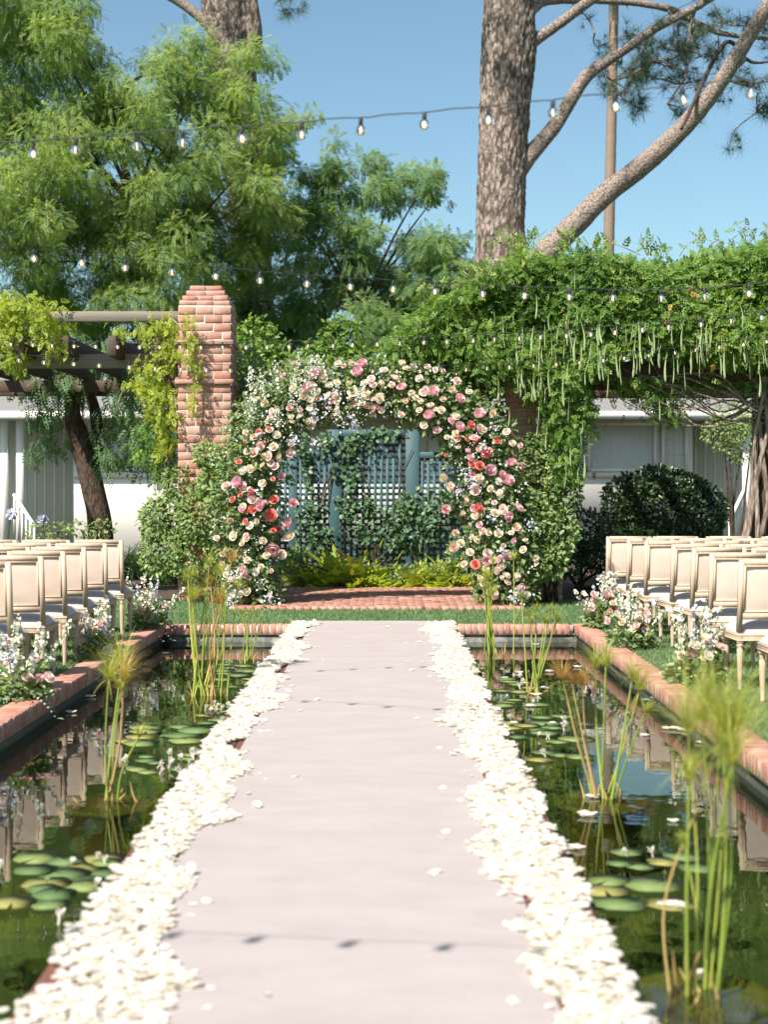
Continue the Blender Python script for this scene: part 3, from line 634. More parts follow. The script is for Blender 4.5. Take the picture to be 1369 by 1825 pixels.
# trees closing the view between the pillars
r = RNG(22)
for lab, dd, CL, tint in (('dark broadleaf tree directly behind the red brick pillar', 42, [(470, 560, 80), (440, 640, 70), (540, 610, 75), (380, 600, 70), (480, 690, 60)], .45),
                    ('dark broadleaf tree above the house roof behind the bare pergola', 42, [(120, 640, 80), (40, 620, 75), (210, 620, 75), (290, 640, 60), (90, 690, 50)], .45),
                    ('dark broadleaf tree behind the flower arch, below the feathery tree', 42.5, [(620, 640, 75), (700, 610, 80), (590, 710, 55), (680, 700, 60)], .5),
                    ('dark broadleaf tree behind the wisteria, below the great pine', 42, [(780, 590, 80), (860, 560, 80), (800, 680, 70), (900, 640, 80)], .5)):
    acc = Acc()
    for (x, y, rp) in CL:
        c = P(x, y, dd + r.uniform(-1, 1)); R_ = rp * dd / F; n = int(520 * R_ * R_)
        pos, R2 = blob_fronds(r, c, np.array([R_, R_, R_ * .9]), n, .35, .5, .7, .5, .3); acc.inst(FR_WIS[0], FR_WIS[1], pos, R2, .27 * r.uniform(.7, 1.2, n), np.clip(tint + r.normal(size=n) * .2, 0, 1))
    b0 = P(CL[0][0], 1000, dd); root = thing('broadleaf_tree', lab, 'tree', (b0[0], dd, GZ)); acc.build('crown', m_bg, root)
    a = Acc(); tube(a, [[b0[0], dd, GZ], P(CL[0][0], 760, dd), P(CL[0][0], CL[0][1], dd)], [.26, .2, .07], 8, rough=.08)
    for (x, y, rp) in CL[1:]: tube(a, [P(CL[0][0], 760, dd), P((x + CL[0][0]) / 2, (y + 760) / 2, dd), P(x, y, dd)], [.12, .08, .03], 6, rough=.1)
    a.build('trunk', m_trunk, root)

# shaded tree under the pergola with a leaning dark trunk
r = RNG(23); D = 23.8
root = thing('leaning_tree', 'small tree with leaning dark forked trunk under the timber pergola', 'tree', (*P(180, 1030, D)[:2], GZ))
a = Acc(); tube(a, [[root.location.x, D, GZ - .03], P(176, 930, D), P(160, 850, D), P(140, 780, D), P(128, 735, D - .2), P(132, 690, D - .3), P(125, 640, D - .2)], [.24, .20, .19, .17, .13, .11, .06], 12, rough=.10)
tube(a, [P(160, 850, D), P(174, 790, D + .1), P(170, 740, D + .2), P(160, 690, D + .2), P(175, 640, D + .1)], [.13, .11, .10, .08, .04], 10, rough=.10)
tube(a, [P(128, 735, D - .2), P(124, 700, D), P(150, 660, D + .2), P(210, 655, D)], [.07, .07, .05, .02], 8, rough=.1)
a.build('trunk', m_trunk, root)
acc, cs = clump_crown(r, [(95, 735, 45), (75, 790, 25), (120, 680, 40), (215, 760, 52), (260, 800, 45), (230, 700, 55), (290, 760, 40), (200, 820, 30), (280, 850, 25), (160, 640, 50), (60, 690, 45)], D, .7, 700, .22, FR_PEP, .3, .7, .9)
acc.build('crown', m_bg, root)  # darker leaf colour and tint stand in for shade on this crown

# great pine, right
r = RNG(24); D = 36.0
root = thing('pine_tree', 'huge rough barked pine with bare sweeping limbs behind the wisteria', 'tree', (*P(893, 980, D)[:2], GZ))
a = Acc(); tube(a, [[root.location.x, D, GZ - .1], P(893, 700, D), P(893, 440, D), P(896, 300, D), P(901, 180, D), P(906, 90, D), P(908, 0, D), P(912, -140, D), P(925, -420, D), P(930, -700, D)],
                [.85, .74, .645, .635, .67, .72, .66, .60, .42, .15], 120, k=36, rough=.03, plate=.035); trunk = a.build('trunk', m_pine, root, smooth=True)
def limb(name, pts, rad, seg=14, m=m_limb):
    a = Acc(); tube(a, px(pts, D), [q / F * D * .86 for q in rad], seg * 2, k=16, rough=.07, plate=.008); return a.build(name, m, root, smooth=True)
limb('limb', [(905, 520), (955, 470), (996, 429), (1078, 348), (1144, 296, -.4), (1211, 235, -.8), (1272, 164, -1.2), (1328, 77, -1.6), (1369, 10, -2), (1450, -130, -2.5)], [40, 30, 26, 22, 21, 19.5, 17, 15.5, 14.5, 9])
limb('limb', [(925, 300), (946, 275), (990, 222), (1035, 150), (1062, 122), (1110, 92, .3), (1170, 50, .4), (1240, 14, .6), (1330, -40, .8)], [22, 19, 16, 14, 13, 10, 10, 8, 5])
limb('limb', [(930, 90), (956, 70), (1000, 40), (1040, 10), (1100, -30)], [17, 13, 11, 11, 8])
limb('limb', [(930, 40), (952, 15), (985, 0, .6), (1100, 2, .8), (1190, 15, .9), (1240, 40, 1), (1290, 60, 1), (1380, 70, 1)], [14, 11, 10, 8, 8, 7, 6, 4])
limb('limb', [(1215, 230, -1.7), (1290, 80, -.5), (1330, 105, -.3), (1352, 112, -.3), (1400, 105, -.3)], [4, 5, 4, 3, 2], 8, m_trunk)
limb('limb', [(930, -40), (800, -180), (640, -260)], [16, 11, 4])
NT = []; n_ = 34
rr_ = RNG(3); uu = nrm(rr_.normal(size=(n_, 3)) + np.array([0, .9, 0])); vv, ff = [], []
for u in uu:
    s_ = nrm(np.cross(u, rr_.normal(size=3))); b_ = len(vv); L = rr_.uniform(.7, 1.05)
    vv += [s_ * .011, -s_ * .011, u * L + np.array([0, 0, -.12])]; ff.append([b_, b_ + 1, b_ + 2])
NTV, NTF = np.array(vv), np.array(ff)
def tufts(r, tips, acc, wood, size=.42):
    for (x, y, o, n, sp) in tips:
        c0 = P(x, y, D + o); 
        for k in range(n):
            e = c0 + r.normal(size=3) * np.array([sp, sp, sp * .75]) * D / F; mid = (c0 + e) / 2 + r.normal(size=3) * .12 + np.array([0, 0, .08])
            tube(wood, [c0, mid, e], [.026, .016, .008], 4, k=3, cap=False)
            m_ = 7; t_ = r.uniform(.35, 1.05, m_)[:, None]; pos = c0 * (1 - t_) + e * t_ + r.normal(size=(m_, 3)) * .10
            dr = nrm((e - c0)[None] + r.normal(size=(m_, 3)) * .5 + np.array([0, 0, .1])); acc.inst(NTV, NTF, pos, frames(dr, r.normal(size=(m_, 3))), size * r.uniform(.7, 1.1, m_), np.clip(r.normal(.5, .2, m_), 0, 1))
acc, wood = Acc(), Acc()
tips = [(1150, 60, .4, 5, 42), (1090, 145, .4, 6, 40), (1130, 130, .2, 5, 40), (1200, 90, .6, 7, 45), (1240, 60, .7, 6, 42), (1215, 150, .5, 4, 42), (1290, 40, .8, 5, 40), (1340, 150, -.2, 5, 38), (1350, 200, -.2, 4, 30), (1360, 50, 1, 4, 35), (1060, 60, .6, 2, 26), (1190, 185, .2, 3, 30), (1110, 175, .3, 3, 28), (1165, 110, .3, 6, 45), (1250, 100, .3, 4, 40)]
tufts(r, tips, acc, wood)
for lim in ([(1160, 55, .4), (1140, 100, .3), (1095, 145, .4)], [(1240, 40, 1), (1215, 95, .6), (1165, 110, .3)], [(1165, 110, .3), (1130, 130, .2), (1085, 150, .4)], [(1240, 14, .6), (1230, 60, .6), (1250, 100, .3)], [(1330, 105, -.3), (1300, 140, -.3), (1345, 160, -.2), (1350, 200, -.2)], [(1190, 15, .9), (1210, 50, .7), (1200, 90, .6)], [(1215, 95, .6), (1225, 130, .5), (1190, 185, .2)], [(1130, 130, .2), (1120, 155, .3), (1110, 178, .3)]):
    tube(wood, px(lim, D), [.05, .035, .02][:len(lim)] if len(lim) == 3 else [.05, .04, .03, .02], 6, rough=.1)
up_ = [(r.uniform(640, 1700), r.uniform(-620, -110), r.uniform(-4, 4), 5, 75) for i in range(48)]
tufts(r, up_, acc, wood, .5)
acc.build('needles', m_needle, root); wood.build('twig', m_limb, root, kind='stuff')

# second pine trunk behind the shade tree, left
root = thing('pine_tree', 'thick pine trunk rising out of the feathery shade tree crown', 'tree', (*P(440, 980, 43)[:2], GZ))
a = Acc(); D2 = 43
tube(a, [[root.location.x + .3, D2, GZ - .1], P(455, 700, D2), P(452, 500, D2), P(436, 300, D2), P(418, 150, D2), P(408, 60, D2), P(402, 0, D2), P(396, -120, D2), P(390, -380, D2)], [.70, .62, .59, .63, .68, .70, .75, .56, .17], 84, k=26, rough=.03, plate=.035); a.build('trunk', m_pine, root, smooth=True)
a = Acc(); tube(a, [P(385, 60, D2), P(365, 38, D2), P(335, 14, D2), P(300, -8, D2), P(240, -40, D2)], [.22, .17, .15, .14, .09], 12, rough=.06); a.build('limb', m_limb, root, smooth=True)
a = Acc(); tube(a, [P(450, 130, D2 - .1), P(452, 60, D2 - .25), P(440, 0, D2 - .3), P(430, -90, D2 - .3), P(450, -300, D2)], [.20, .26, .30, .28, .1], 14, rough=.06); a.build('limb', m_pine, root, smooth=True)
D = D2; acc, wood = Acc(), Acc()
tufts(r, [(r.uniform(120, 640), r.uniform(-500, -110), r.uniform(-3, 3), 5, 70) for i in range(24)] + [(495, -18, 0, 3, 22), (360, -20, 0, 3, 22)], acc, wood, .5); acc.build('needles', m_needle, root); wood.build('twig', m_limb, root, kind='stuff')

# far palm
D3 = 62; root = thing('palm_tree', 'slender ringed palm trunk far behind the pine limbs', 'tree', (*P(1075, 930, D3)[:2], GZ)); a = Acc()
zs = np.linspace(0, 1, 60); pts = [np.array([root.location.x, D3, GZ]) * (1 - t) + (P(1093, 0, D3) + np.array([.1, 0, 2.5])) * t for t in zs]
tube(a, pts, [.27 * (1 - .25 * t) + .010 * (i % 2) for i, t in enumerate(zs)], 10, k=0); a.build('trunk', m_palm, root, smooth=True)
acc = Acc(); r = RNG(26); n = 46; u = units(r, n); u[:, 2] = np.abs(u[:, 2]) * 1.2 - .5
fr = frond(20, .34, .05, .5, .9, 1.1); acc.inst(fr[0], fr[1], np.repeat(pts[-1][None], n, 0), frames(nrm(u), np.array([[0, 0, 1.]]) + u * .1), np.full(n, 2.3), r.uniform(.3, .7, n)); acc.build('crown', m_bg, root)

# ------------------------------------------------------------------ wisteria on the right pergola
r = RNG(31)
root = thing('wisteria', 'dense green wisteria roofing the dark pergola, hung with long seed pods', 'vine', (5.0, 18.45, GZ))
acc = Acc()
def wist(n, x0, x1, y0, y1, zf0, zf1, size=.115, tint=.46, mi=0, droop=.15, out=(0, -.55, .2), back=0):
    x = r.uniform(x0, x1, n); y = r.uniform(y0, y1, n); lo = zf0(x, y); hi = zf1(x, y); z = lo + (hi - lo) * r.random(n); y = y + .22 * snoise(np.column_stack([x, z * 1.2, np.full(n, y0)]), 2.6); y = y + back * np.clip((2.7 - x) / 1.2, 0, 1)
    pos = np.column_stack([x, y, z]); d = r.normal(size=(n, 3)) * .6 + np.array([0, -.15, -droop]); nn = r.normal(size=(n, 3)) * .42 + np.array(out) + np.array([-.3, -.2, .35])
    acc.inst(FR_WIS[0], FR_WIS[1], pos, frames(d, nn), size * r.uniform(.65, 1.2, n), np.clip(tint + r.normal(size=n) * .15 + .20 * snoise(pos, 1.3), 0, 1), mi)
def noise2(x, y, f, s): return snoise(np.column_stack([x, y * .3, np.full_like(x, s)]), f)
# top profile along x (photo outline of the crest), in metres at the front edge
cx_ = np.array([690, 740, 800, 860, 930, 1000, 1080, 1130, 1200, 1280, 1330, 1369, 1450, 1700]); cy_ = np.array([600, 545, 510, 475, 440, 445, 432, 448, 452, 446, 430, 425, 420, 430])
xm = (cx_ - CX) * 18.6 / F; zm = H - (cy_ - CY) * 18.6 / F
topf = lambda x, y: np.interp(x, xm, zm) + .10 * noise2(x, y, 2.2, 1.0) - .10 * np.abs(y - 19.3)
bx_ = np.array([690, 740, 800, 860, 900, 960, 1020, 1060, 1100, 1200, 1280, 1369, 1700]); by_ = np.array([640, 650, 660, 660, 650, 660, 690, 665, 640, 640, 648, 650, 650])
xb = (bx_ - CX) * 18.6 / F; zb = H - (by_ - CY) * 18.6 / F
botf = lambda x, y: np.interp(x, xb, zb) + .14 * noise2(x, y, 3.0, 4.0)
wist(32000, .02, 5.6, 18.0, 18.55, lambda x, y: botf(x, y), lambda x, y: topf(x, y) - .08, out=(-.1, -.9, .5), back=.75)
wist(9000, .05, 6.0, 18.3, 20.6, lambda x, y: topf(x, y) - .35, topf, out=(0, -.3, 1))                                      # roof
wist(4000, .05, 6.0, 18.5, 22.0, lambda x, y: botf(x, y) + .25, lambda x, y: topf(x, y) - .3, tint=.3)                       # inside, shade put into a darker leaf tint
# the hanging curtain over the pillar
def curtain(cl, n, dj=.22, d0=18.75, size=.115, tint=.46, mi=0, m=None):
    for (x, y, rx, ry) in cl:
        c = P(x, y, d0); k = int(n * rx * ry / 2500.); pos = c + r.normal(size=(k, 3)) * np.array([rx * .5 * d0 / F, dj, ry * .5 * d0 / F])
        d = r.normal(size=(k, 3)) * .55 + np.array([0, -.3, -.6]); nn = r.normal(size=(k, 3)) * .45 + np.array([-.1, -.8, .5]); acc.inst(FR_WIS[0], FR_WIS[1], pos, frames(d, nn), size * r.uniform(.6, 1.15, k), np.clip(tint + r.normal(size=k) * .17, 0, 1), mi)
curtain([(992, 690, 40, 60), (1010, 740, 42, 55), (1005, 800, 35, 50), (1035, 720, 28, 40), (960, 650, 50, 50), (890, 650, 40, 34), (870, 640, 45, 40), (1020, 840, 20, 25), (860, 600, 60, 50), (780, 610, 60, 40), (730, 620, 45, 35)], 480)
curtain([(1150, 690, 55, 26), (1180, 720, 45, 22), (1250, 680, 60, 18), (1120, 680, 40, 18), (1195, 740, 18, 16), (1330, 690, 40, 16)], 330, tint=.48)
curtain([(1200, 545, 30, 12), (1280, 640, 16, 14), (1180, 560, 25, 10), (1230, 520, 30, 12), (1000, 560, 12, 10), (1130, 500, 20, 9)], 55, .05, 17.98, .13, .6, 1)
for i in range(42):         # shoots above the crest
    x = r.uniform(740, 1500); c = P(x, np.interp(x, cx_, cy_) + 6, 18.6 + r.uniform(-.3, 1.2)); e = c + np.array([r.normal() * .22, r.normal() * .1, r.uniform(.06, .32)])
    tube(acc, [c, (c + e) / 2 + r.normal(size=3) * .04, e], [.006, .005, .003], 4, .4, 2, 3); k = 6
    t_ = r.uniform(.3, 1, k)[:, None]; pos = c * (1 - t_) + e * t_; acc.inst(FR_WIS[0], FR_WIS[1], pos, frames(r.normal(size=(k, 3)) + np.array([0, 0, .3]), r.normal(size=(k, 3)) + np.array([0, -.3, .8])), .15 * r.uniform(.6, 1.1, k), r.uniform(.3, .9, k))
acc.build('foliage', [m_vine, m_dry, m_vinewood], root)
a = Acc()           # twisted stems on the post
for i in range(13):
    ph = i * .9; pts = []
    for t in np.linspace(0, 1, 9):
        rad = .15 + .22 * max(0, 1 - t * 2.0) ** 1.3 + .02 * math.sin(i * 3 + t * 7); an = ph + t * (2.4 if i % 2 else -1.7) + .3 * math.sin(t * 5 + i)
        pts.append([4.93 + math.cos(an) * rad - .08 * (1 - t), 18.66 + math.sin(an) * rad * .8 - .05, GZ - .02 + 3.0 * t])
    tube(a, pts, [.042, .040, .036, .034, .032, .030, .028, .026, .022], 7, r.uniform(.3, .7), rough=.12)
for i in range(15):
    x0 = r.uniform(4.0, 5.0); pts = [[5.0 + r.normal() * .1, 18.6, r.uniform(2.2, 2.9)], [x0, 18.45 + r.normal() * .1, r.uniform(2.3, 2.8)], [x0 - r.uniform(.3, .9), 18.4 + r.normal() * .1, r.uniform(2.5, 3.0)], [x0 - r.uniform(.9, 1.6), 18.5, r.uniform(2.7, 3.1)]]
    tube(a, pts, [.018, .014, .010, .005], 5, .5, rough=.1)
a.build('stem', m_vinewood, root)
pm = []
for i in range(4):
    q = Acc(); L = r.uniform(.9, 1.1); b_ = r.normal() * .06; prof = [(0, .05), (.12, .25), (.3, .45), (.5, .75), (.7, .95), (.88, 1.0), (.96, .7), (1, .15)]
    vs = []
    for t, w_ in prof:
        for an in range(6): vs.append([math.cos(an * math.pi / 3) * .042 * w_ + b_ * math.sin(t * 3), math.sin(an * math.pi / 3) * .022 * w_, -t * L])
    fs = [[k * 6 + j, k * 6 + (j + 1) % 6, k * 6 + 6 + (j + 1) % 6, k * 6 + 6 + j] for k in range(7) for j in range(6)]
    q.raw(vs, np.array(fs), .5); pm.append(q.mesh('seed_pod', m_pod, True))
pods = [(890, 690), (880, 715), (905, 620), (925, 650), (933, 690), (945, 700), (955, 640), (962, 690), (965, 730), (972, 700), (985, 610), (988, 640), (1005, 690), (1010, 735), (1016, 660), (1000, 590), (955, 600), (935, 610), (915, 570), (1030, 780), (1018, 800), (1040, 760), (975, 780), (962, 760),
        (1062, 640), (1078, 625), (1066, 655), (1082, 680), (1098, 640), (1106, 655), (1128, 650), (1115, 600), (1130, 590), (1160, 595), (1165, 610), (1143, 610), (1175, 730), (1213, 670), (1280, 640), (1288, 645), (1294, 640), (1318, 560), (1320, 620), (1332, 615), (1338, 620), (1345, 630), (1349, 680), (1358, 640), (1262, 620), (1258, 635),
        (870, 610), (850, 605), (840, 620), (830, 600), (815, 620), (860, 640), (900, 580), (880, 570), (760, 610), (790, 600), (1025, 500), (1028, 560), (955, 545), (1010, 850), (1044, 830), (1030, 850), (895, 770), (908, 745), (1175, 640), (1200, 650), (1235, 640), (1300, 560), (1310, 650)]
for _ in range(75):
    x = r.uniform(880, 1380); y = r.uniform(560, 690) if x < 1060 else r.uniform(585, 655)
    pods.append((x, y))
for i, (x, y) in enumerate(pods):
    d = 17.82 + .75 * min(1, max(0, (2.7 - (x - CX) * 18.3 / F) / 1.2)); L = r.uniform(.20, .40); c = P(x + r.normal() * 3, y - 20, d + r.uniform(-.1, .15))
    o = link('seed_pod', pm[i % 4], root, c, (r.normal() * .06, r.normal() * .08, r.uniform(0, 6.28))); o.scale = (L * r.uniform(.9, 1.3), L, L)

# bright young wisteria on the left pergola and pillar
r = RNG(32)
root = thing('wisteria', 'bright yellow green wisteria trailing off the bare pergola beside the pillar', 'vine', (-3.2, 19.6, GZ)); acc = Acc()
curtain([(30, 545, 45, 22), (70, 560, 45, 25), (90, 590, 32, 22), (30, 600, 35, 22), (20, 640, 25, 20), (110, 620, 18, 14), (5, 570, 30, 40)], 480, .2, 19.4, .12, .55, 1)
curtain([(265, 590, 26, 16), (295, 585, 30, 25), (300, 625, 28, 28), (270, 660, 26, 24), (290, 700, 26, 26), (305, 740, 20, 28), (280, 730, 20, 26), (295, 790, 16, 28), (262, 690, 22, 16), (240, 680, 18, 10), (215, 590, 20, 8)], 480, .14, 19.35, .115, .6, 1)
curtain([(335, 575, 12, 16), (342, 610, 12, 18), (338, 640, 13, 14), (352, 655, 9, 12), (346, 690, 8, 22), (342, 725, 7, 16)], 480, .05, 19.03, .095, .6, 1)
curtain([(275, 800, 28, 36), (255, 770, 24, 26)], 110, .2, 19.7, .2, .35, 0)
for (p) in ([(300, 560, 19.4), (330, 600, 19.05), (345, 680, 19.05), (342, 750, 19.06)], [(295, 900, 19.5), (303, 780, 19.45), (290, 660, 19.4), (240, 585, 19.4)], [(210, 720, 19.7), (225, 680, 19.6), (250, 630, 19.5)], [(30, 660, 19.5), (60, 600, 19.4), (100, 560, 19.4)], [(305, 1000, 19.6), (300, 850, 19.5), (300, 700, 19.45), (310, 560, 19.5)]):
    tube(acc, [P(*q) for q in p], [.012] * len(p), 5, .5, 2)
acc.build('foliage', [m_vine, m_vinet, m_vinewood], root)

# ------------------------------------------------------------------ shrubs
def leafy(r, blobs, dens, size, tint=.5, tmpl=(OV, OF), out=.8, jit=.6, w=.62, shell=.5, acc=None, mi=0, droop=.1):
    acc = acc or Acc()
    for (x, y, rx, ry, d) in blobs:
        c = P(x, y, d); s = d / F; R_ = np.array([rx * s, (rx + ry) * .5 * s, ry * s]); n = int(dens * (rx * s + .1) * (ry * s + .1) * 12)
        pos, R2 = blob_fronds(r, c, R_, n, droop, shell, out, jit, .22, .35); k = pos[:, 2] > GZ + .02; pos, R2 = pos[k], R2[k]; n = len(pos)
        acc.inst(tmpl[0], tmpl[1], pos, R2, np.column_stack([np.full(n, w), np.ones(n), np.ones(n)]) * (size * r.uniform(.6, 1.25, n))[:, None], np.clip(tint + r.normal(size=n) * .2, 0, 1), mi)
    return acc
def shrub(name, label, cat, blobs, dens, size, mat, seed, base, tint=.5, stems=5, group=None, **kw):
    r = RNG(seed); root = thing(name, label, cat, (base[0], base[1], GZ), group); leafy(r, blobs, dens, size, tint, **kw).build('foliage', mat, root)
    a = Acc()
    for (x, y, rx, ry, d) in blobs[:stems]: c = P(x, y, d); tube(a, [[base[0] + r.normal() * .08, base[1] + r.normal() * .08, GZ - .02], (np.array([base[0], base[1], 0]) + c) / 2 + r.normal(size=3) * .06, c], [.03, .022, .01], 6)
    a.build('stem', m_trunk, root); return root
b = P(1185, 1000, 23.5); shrub('clipped_bush', 'broad dome shaped dark glossy bush before the curtained window', 'bush', [(1185, 905, 88, 62, 23.5), (1120, 905, 45, 55, 23.4), (1255, 915, 42, 50, 23.4), (1180, 860, 55, 28, 23.5), (1220, 875, 45, 30, 23.4), (1150, 960, 60, 40, 23.2), (1235, 965, 50, 35, 23.2)], 420, .085, m_bush, 41, b, shell=.75)
b = P(1030, 1040, 21.5); shrub('low_bush', 'low dark bush in the shade beside the right brick pillar', 'bush', [(1040, 950, 45, 45, 21.5), (1010, 985, 35, 45, 21.3), (1075, 985, 42, 40, 21.2), (1120, 1000, 40, 30, 21.3), (1170, 1010, 45, 25, 21.3)], 330, .075, m_bush, 42, b)
b = P(330, 1050, 19.8); shrub('shrub', 'loose light green leafy shrub at the foot of the bare brick pillar', 'shrub', [(330, 860, 42, 40, 19.4), (300, 920, 45, 45, 19.3), (355, 920, 40, 50, 19.0), (290, 985, 40, 45, 19.2), (345, 990, 45, 45, 19.0), (385, 860, 32, 45, 19.0), (370, 810, 25, 20, 19.0), (275, 930, 25, 40, 19.4)], 330, .075, m_shrub, 43, b, .55)
b = P(975, 1040, 19.0); shrub('shrub', 'tall grey green leafy shrub against the vine clad pillar', 'shrub', [(975, 850, 42, 45, 18.9), (960, 800, 30, 28, 18.9), (1000, 880, 38, 40, 18.9), (955, 920, 45, 45, 18.7), (995, 950, 38, 45, 18.7), (975, 1000, 35, 35, 18.6), (1005, 840, 25, 30, 18.9)], 330, .075, m_shrub, 44, b, .5)
b = P(450, 1000, 20.3); shrub('shrub', 'dark leafy shrub filling the gap between bare pillar and arch', 'shrub', [(445, 720, 38, 45, 20.2), (460, 790, 45, 50, 20.2), (440, 660, 28, 40, 20.3), (500, 700, 40, 35, 20.3), (450, 870, 40, 50, 20.2), (540, 660, 35, 25, 20.4), (455, 950, 40, 50, 20.2)], 260, .08, m_arch, 45, b, .5)
b = P(850, 1000, 20.3); shrub('shrub', 'dark leafy shrub between the arch and the vine clad pillar', 'shrub', [(860, 740, 40, 45, 20.3), (845, 830, 35, 50, 20.3), (880, 800, 35, 45, 20.3), (850, 900, 40, 50, 20.2), (880, 960, 40, 50, 20.2), (830, 680, 35, 30, 20.4)], 240, .08, m_arch, 46, b, .4)
b = P(1310, 1000, 27.0); shrub('shrub', 'airy olive green shrub by the porch rail of the house', 'shrub', [(1290, 770, 40, 35, 27), (1325, 790, 35, 40, 27), (1300, 740, 30, 22, 27), (1345, 750, 28, 30, 27)], 150, .085, m_shrub, 47, b, .6, w=.4)
b = P(570, 1000, 27.0)
for i, (x, lab) in enumerate(((455, 'green hedge shrub beyond the trellis, on the bare pillar side'), (610, 'green hedge shrub beyond the trellis, behind its tall centre panel'), (740, 'green hedge shrub beyond the trellis, on the wisteria side'))):
    b = P(x, 1000, 26.5); shrub('hedge_shrub', lab, 'shrub', [(x, 690, 60, 55, 26.5), (x - 30, 640, 45, 40, 26.6), (x + 40, 650, 45, 40, 26.4), (x, 600, 40, 35, 26.5)], 120, .11, m_vine, 48 + i, b, .45)

# strap leaved plants before the house, both sides
SV, SF = [], []
for j, t in enumerate((0, .35, .7, 1)):
    for s_ in (-1, 1): SV.append([s_ * .5 * (1, .95, .7, .05)[j], t * (1 - .18 * t), -.55 * t ** 2.2])
SV = np.array(SV); SF = np.array([[0, 1, 3, 2], [2, 3, 5, 4], [4, 5, 7, 6]])
r = RNG(51)
def strappy(x, d, n, L, label, grp, mat=m_strap, flower=0):
    c = np.array([(x - CX) * d / F, d, GZ]); root = thing('agapanthus', label, 'plant', c, grp); acc = Acc()
    pos = c + np.column_stack([r.normal(size=n) * .12, r.normal(size=n) * .10, np.zeros(n)]); u = nrm(np.column_stack([r.normal(size=(n, 2)) * .55, np.ones(n)]))
    acc.inst(SV, SF, pos, frames(u, np.column_stack([-u[:, :2] * 1.0 + r.normal(size=(n, 2)) * .1, np.full(n, .6)])), np.column_stack([np.full(n, .028), L * r.uniform(.6, 1.1, n), L * r.uniform(.5, 1.0, n)]), np.clip(r.normal(.5, .2, n), 0, 1)); acc.build('foliage', mat, root)
    for k in range(flower):
        q = Acc(); e = c + np.array([r.normal() * .25, r.normal() * .15, L * r.uniform(1.1, 1.45)]); tube(q, [c, (c + e) / 2 + np.array([.02, 0, 0]), e], [.008, .007, .006], 5, .5); q.build('stalk', m_strap, root)
        q = Acc(); m_ = 40; u = units(r, m_); q.inst(OV, OF, e + u * .02, frames(u, r.normal(size=(m_, 3))), np.full(m_, .085), r.uniform(.2, .8, m_)); q.build('flower_head', m_blue, root)
for i in range(15):
    strappy(-30 + i * 25 + r.normal() * 6, 23.0 + r.uniform(-1.2, 1.6), 95, r.uniform(.75, 1.05), 'dark strap leaved clump in the bed before the left porch', 'strap leaved clumps before the house', flower=1 if i in (1, 5) else 0)
for i in range(5): strappy(1230 + i * 34, 24.5 + r.uniform(-.6, .8), 70, r.uniform(.7, .95), 'green strap leaved clump beside the twisted wisteria stems', 'strap leaved clumps by the wisteria post', m_shrub)
# rose bushes reaching above the chair backs
for i, (x, y, lab) in enumerate(((85, 948, 'thin rose bush with a cream bloom showing above the chair backs'), (165, 945, 'thin leafy rose bush before the leaning trunk'), (1125, 960, 'thin rose bush with a single white bloom before the dome bush'))):
    b = P(x, 1050, 20.4); root = shrub('rose_bush', lab, 'bush', [(x - 20, y, 22, 18, 20.4), (x + 20, y - 3, 24, 16, 20.3), (x, y + 40, 40, 30, 20.4)], 90, .06, m_shrub, 55 + i, b, .65, 3)

# ------------------------------------------------------------------ blue trellis with climber
TY = 23.0
def tx(x): return (x - CX) * TY / F
root = thing('trellis', 'blue green painted lattice trellis framed by the flower arch', 'trellis', (tx(670), TY, GZ))
for x, w_, zt in ((597, .11, 2.46), (735, .11, 2.46), (522, .07, 2.12), (812, .07, 2.12), (452, .07, 2.12), (885, .07, 2.12)):
    a = Acc(); bevbox(a, tx(x) - w_, tx(x) + w_, TY - .06, TY + .06, GZ, zt, .006); a.build('post', m_teal, root)
for (x0, x1, z0, z1) in ((597, 735, 2.34, 2.46), (597, 735, .15, .3), (522, 597, 2.0, 2.1), (735, 812, 2.0, 2.1), (452, 522, 2.0, 2.1), (812, 885, 2.0, 2.1)):
    a = Acc(); bevbox(a, tx(x0) + .112, tx(x1) - .112, TY - .045, TY + .045, z0, z1, .005); a.build('rail', m_teal, root)
def lattice(x0, x1, z0, z1, p=.098):
    a = Acc()
    for x in np.arange(x0 + p * .5, x1, p): box(a, x - .024, x + .024, TY - .012, TY - .001, z0, z1)
    for z in np.arange(z0 + p * .5, z1, p): box(a, x0, x1, TY + .001, TY + .012, z - .024, z + .024)
    a.build('lattice_panel', m_teal, root)
lattice(tx(597) + .11, tx(735) - .11, .3, 2.34); lattice(tx(522) + .07, tx(597) - .11, .1, 2.0); lattice(tx(735) + .11, tx(812) - .07, .1, 2.0); lattice(tx(452) + .07, tx(522) - .07, .1, 2.0); lattice(tx(812) + .07, tx(885) - .07, .1, 2.0)
r = RNG(61); b = (tx(680), TY - .2)
ivy = thing('climber', 'dark green climbing vine scrambling over the blue trellis', 'vine', (b[0], TY - .12, GZ)); acc = Acc()
IV = [(625, 800, 22, 26), (630, 850, 16, 26), (655, 905, 30, 22), (700, 930, 36, 24), (620, 900, 20, 34), (725, 900, 18, 30), (758, 920, 20, 36), (770, 930, 26, 40), (580, 790, 18, 22), (552, 850, 8, 40), (550, 920, 26, 36), (570, 960, 30, 24), (640, 780, 30, 12), (688, 780, 10, 8), (720, 960, 30, 20), (650, 950, 30, 24), (600, 840, 8, 12), (800, 800, 14, 20), (540, 800, 14, 30), (680, 770, 36, 8), (800, 900, 20, 40)]
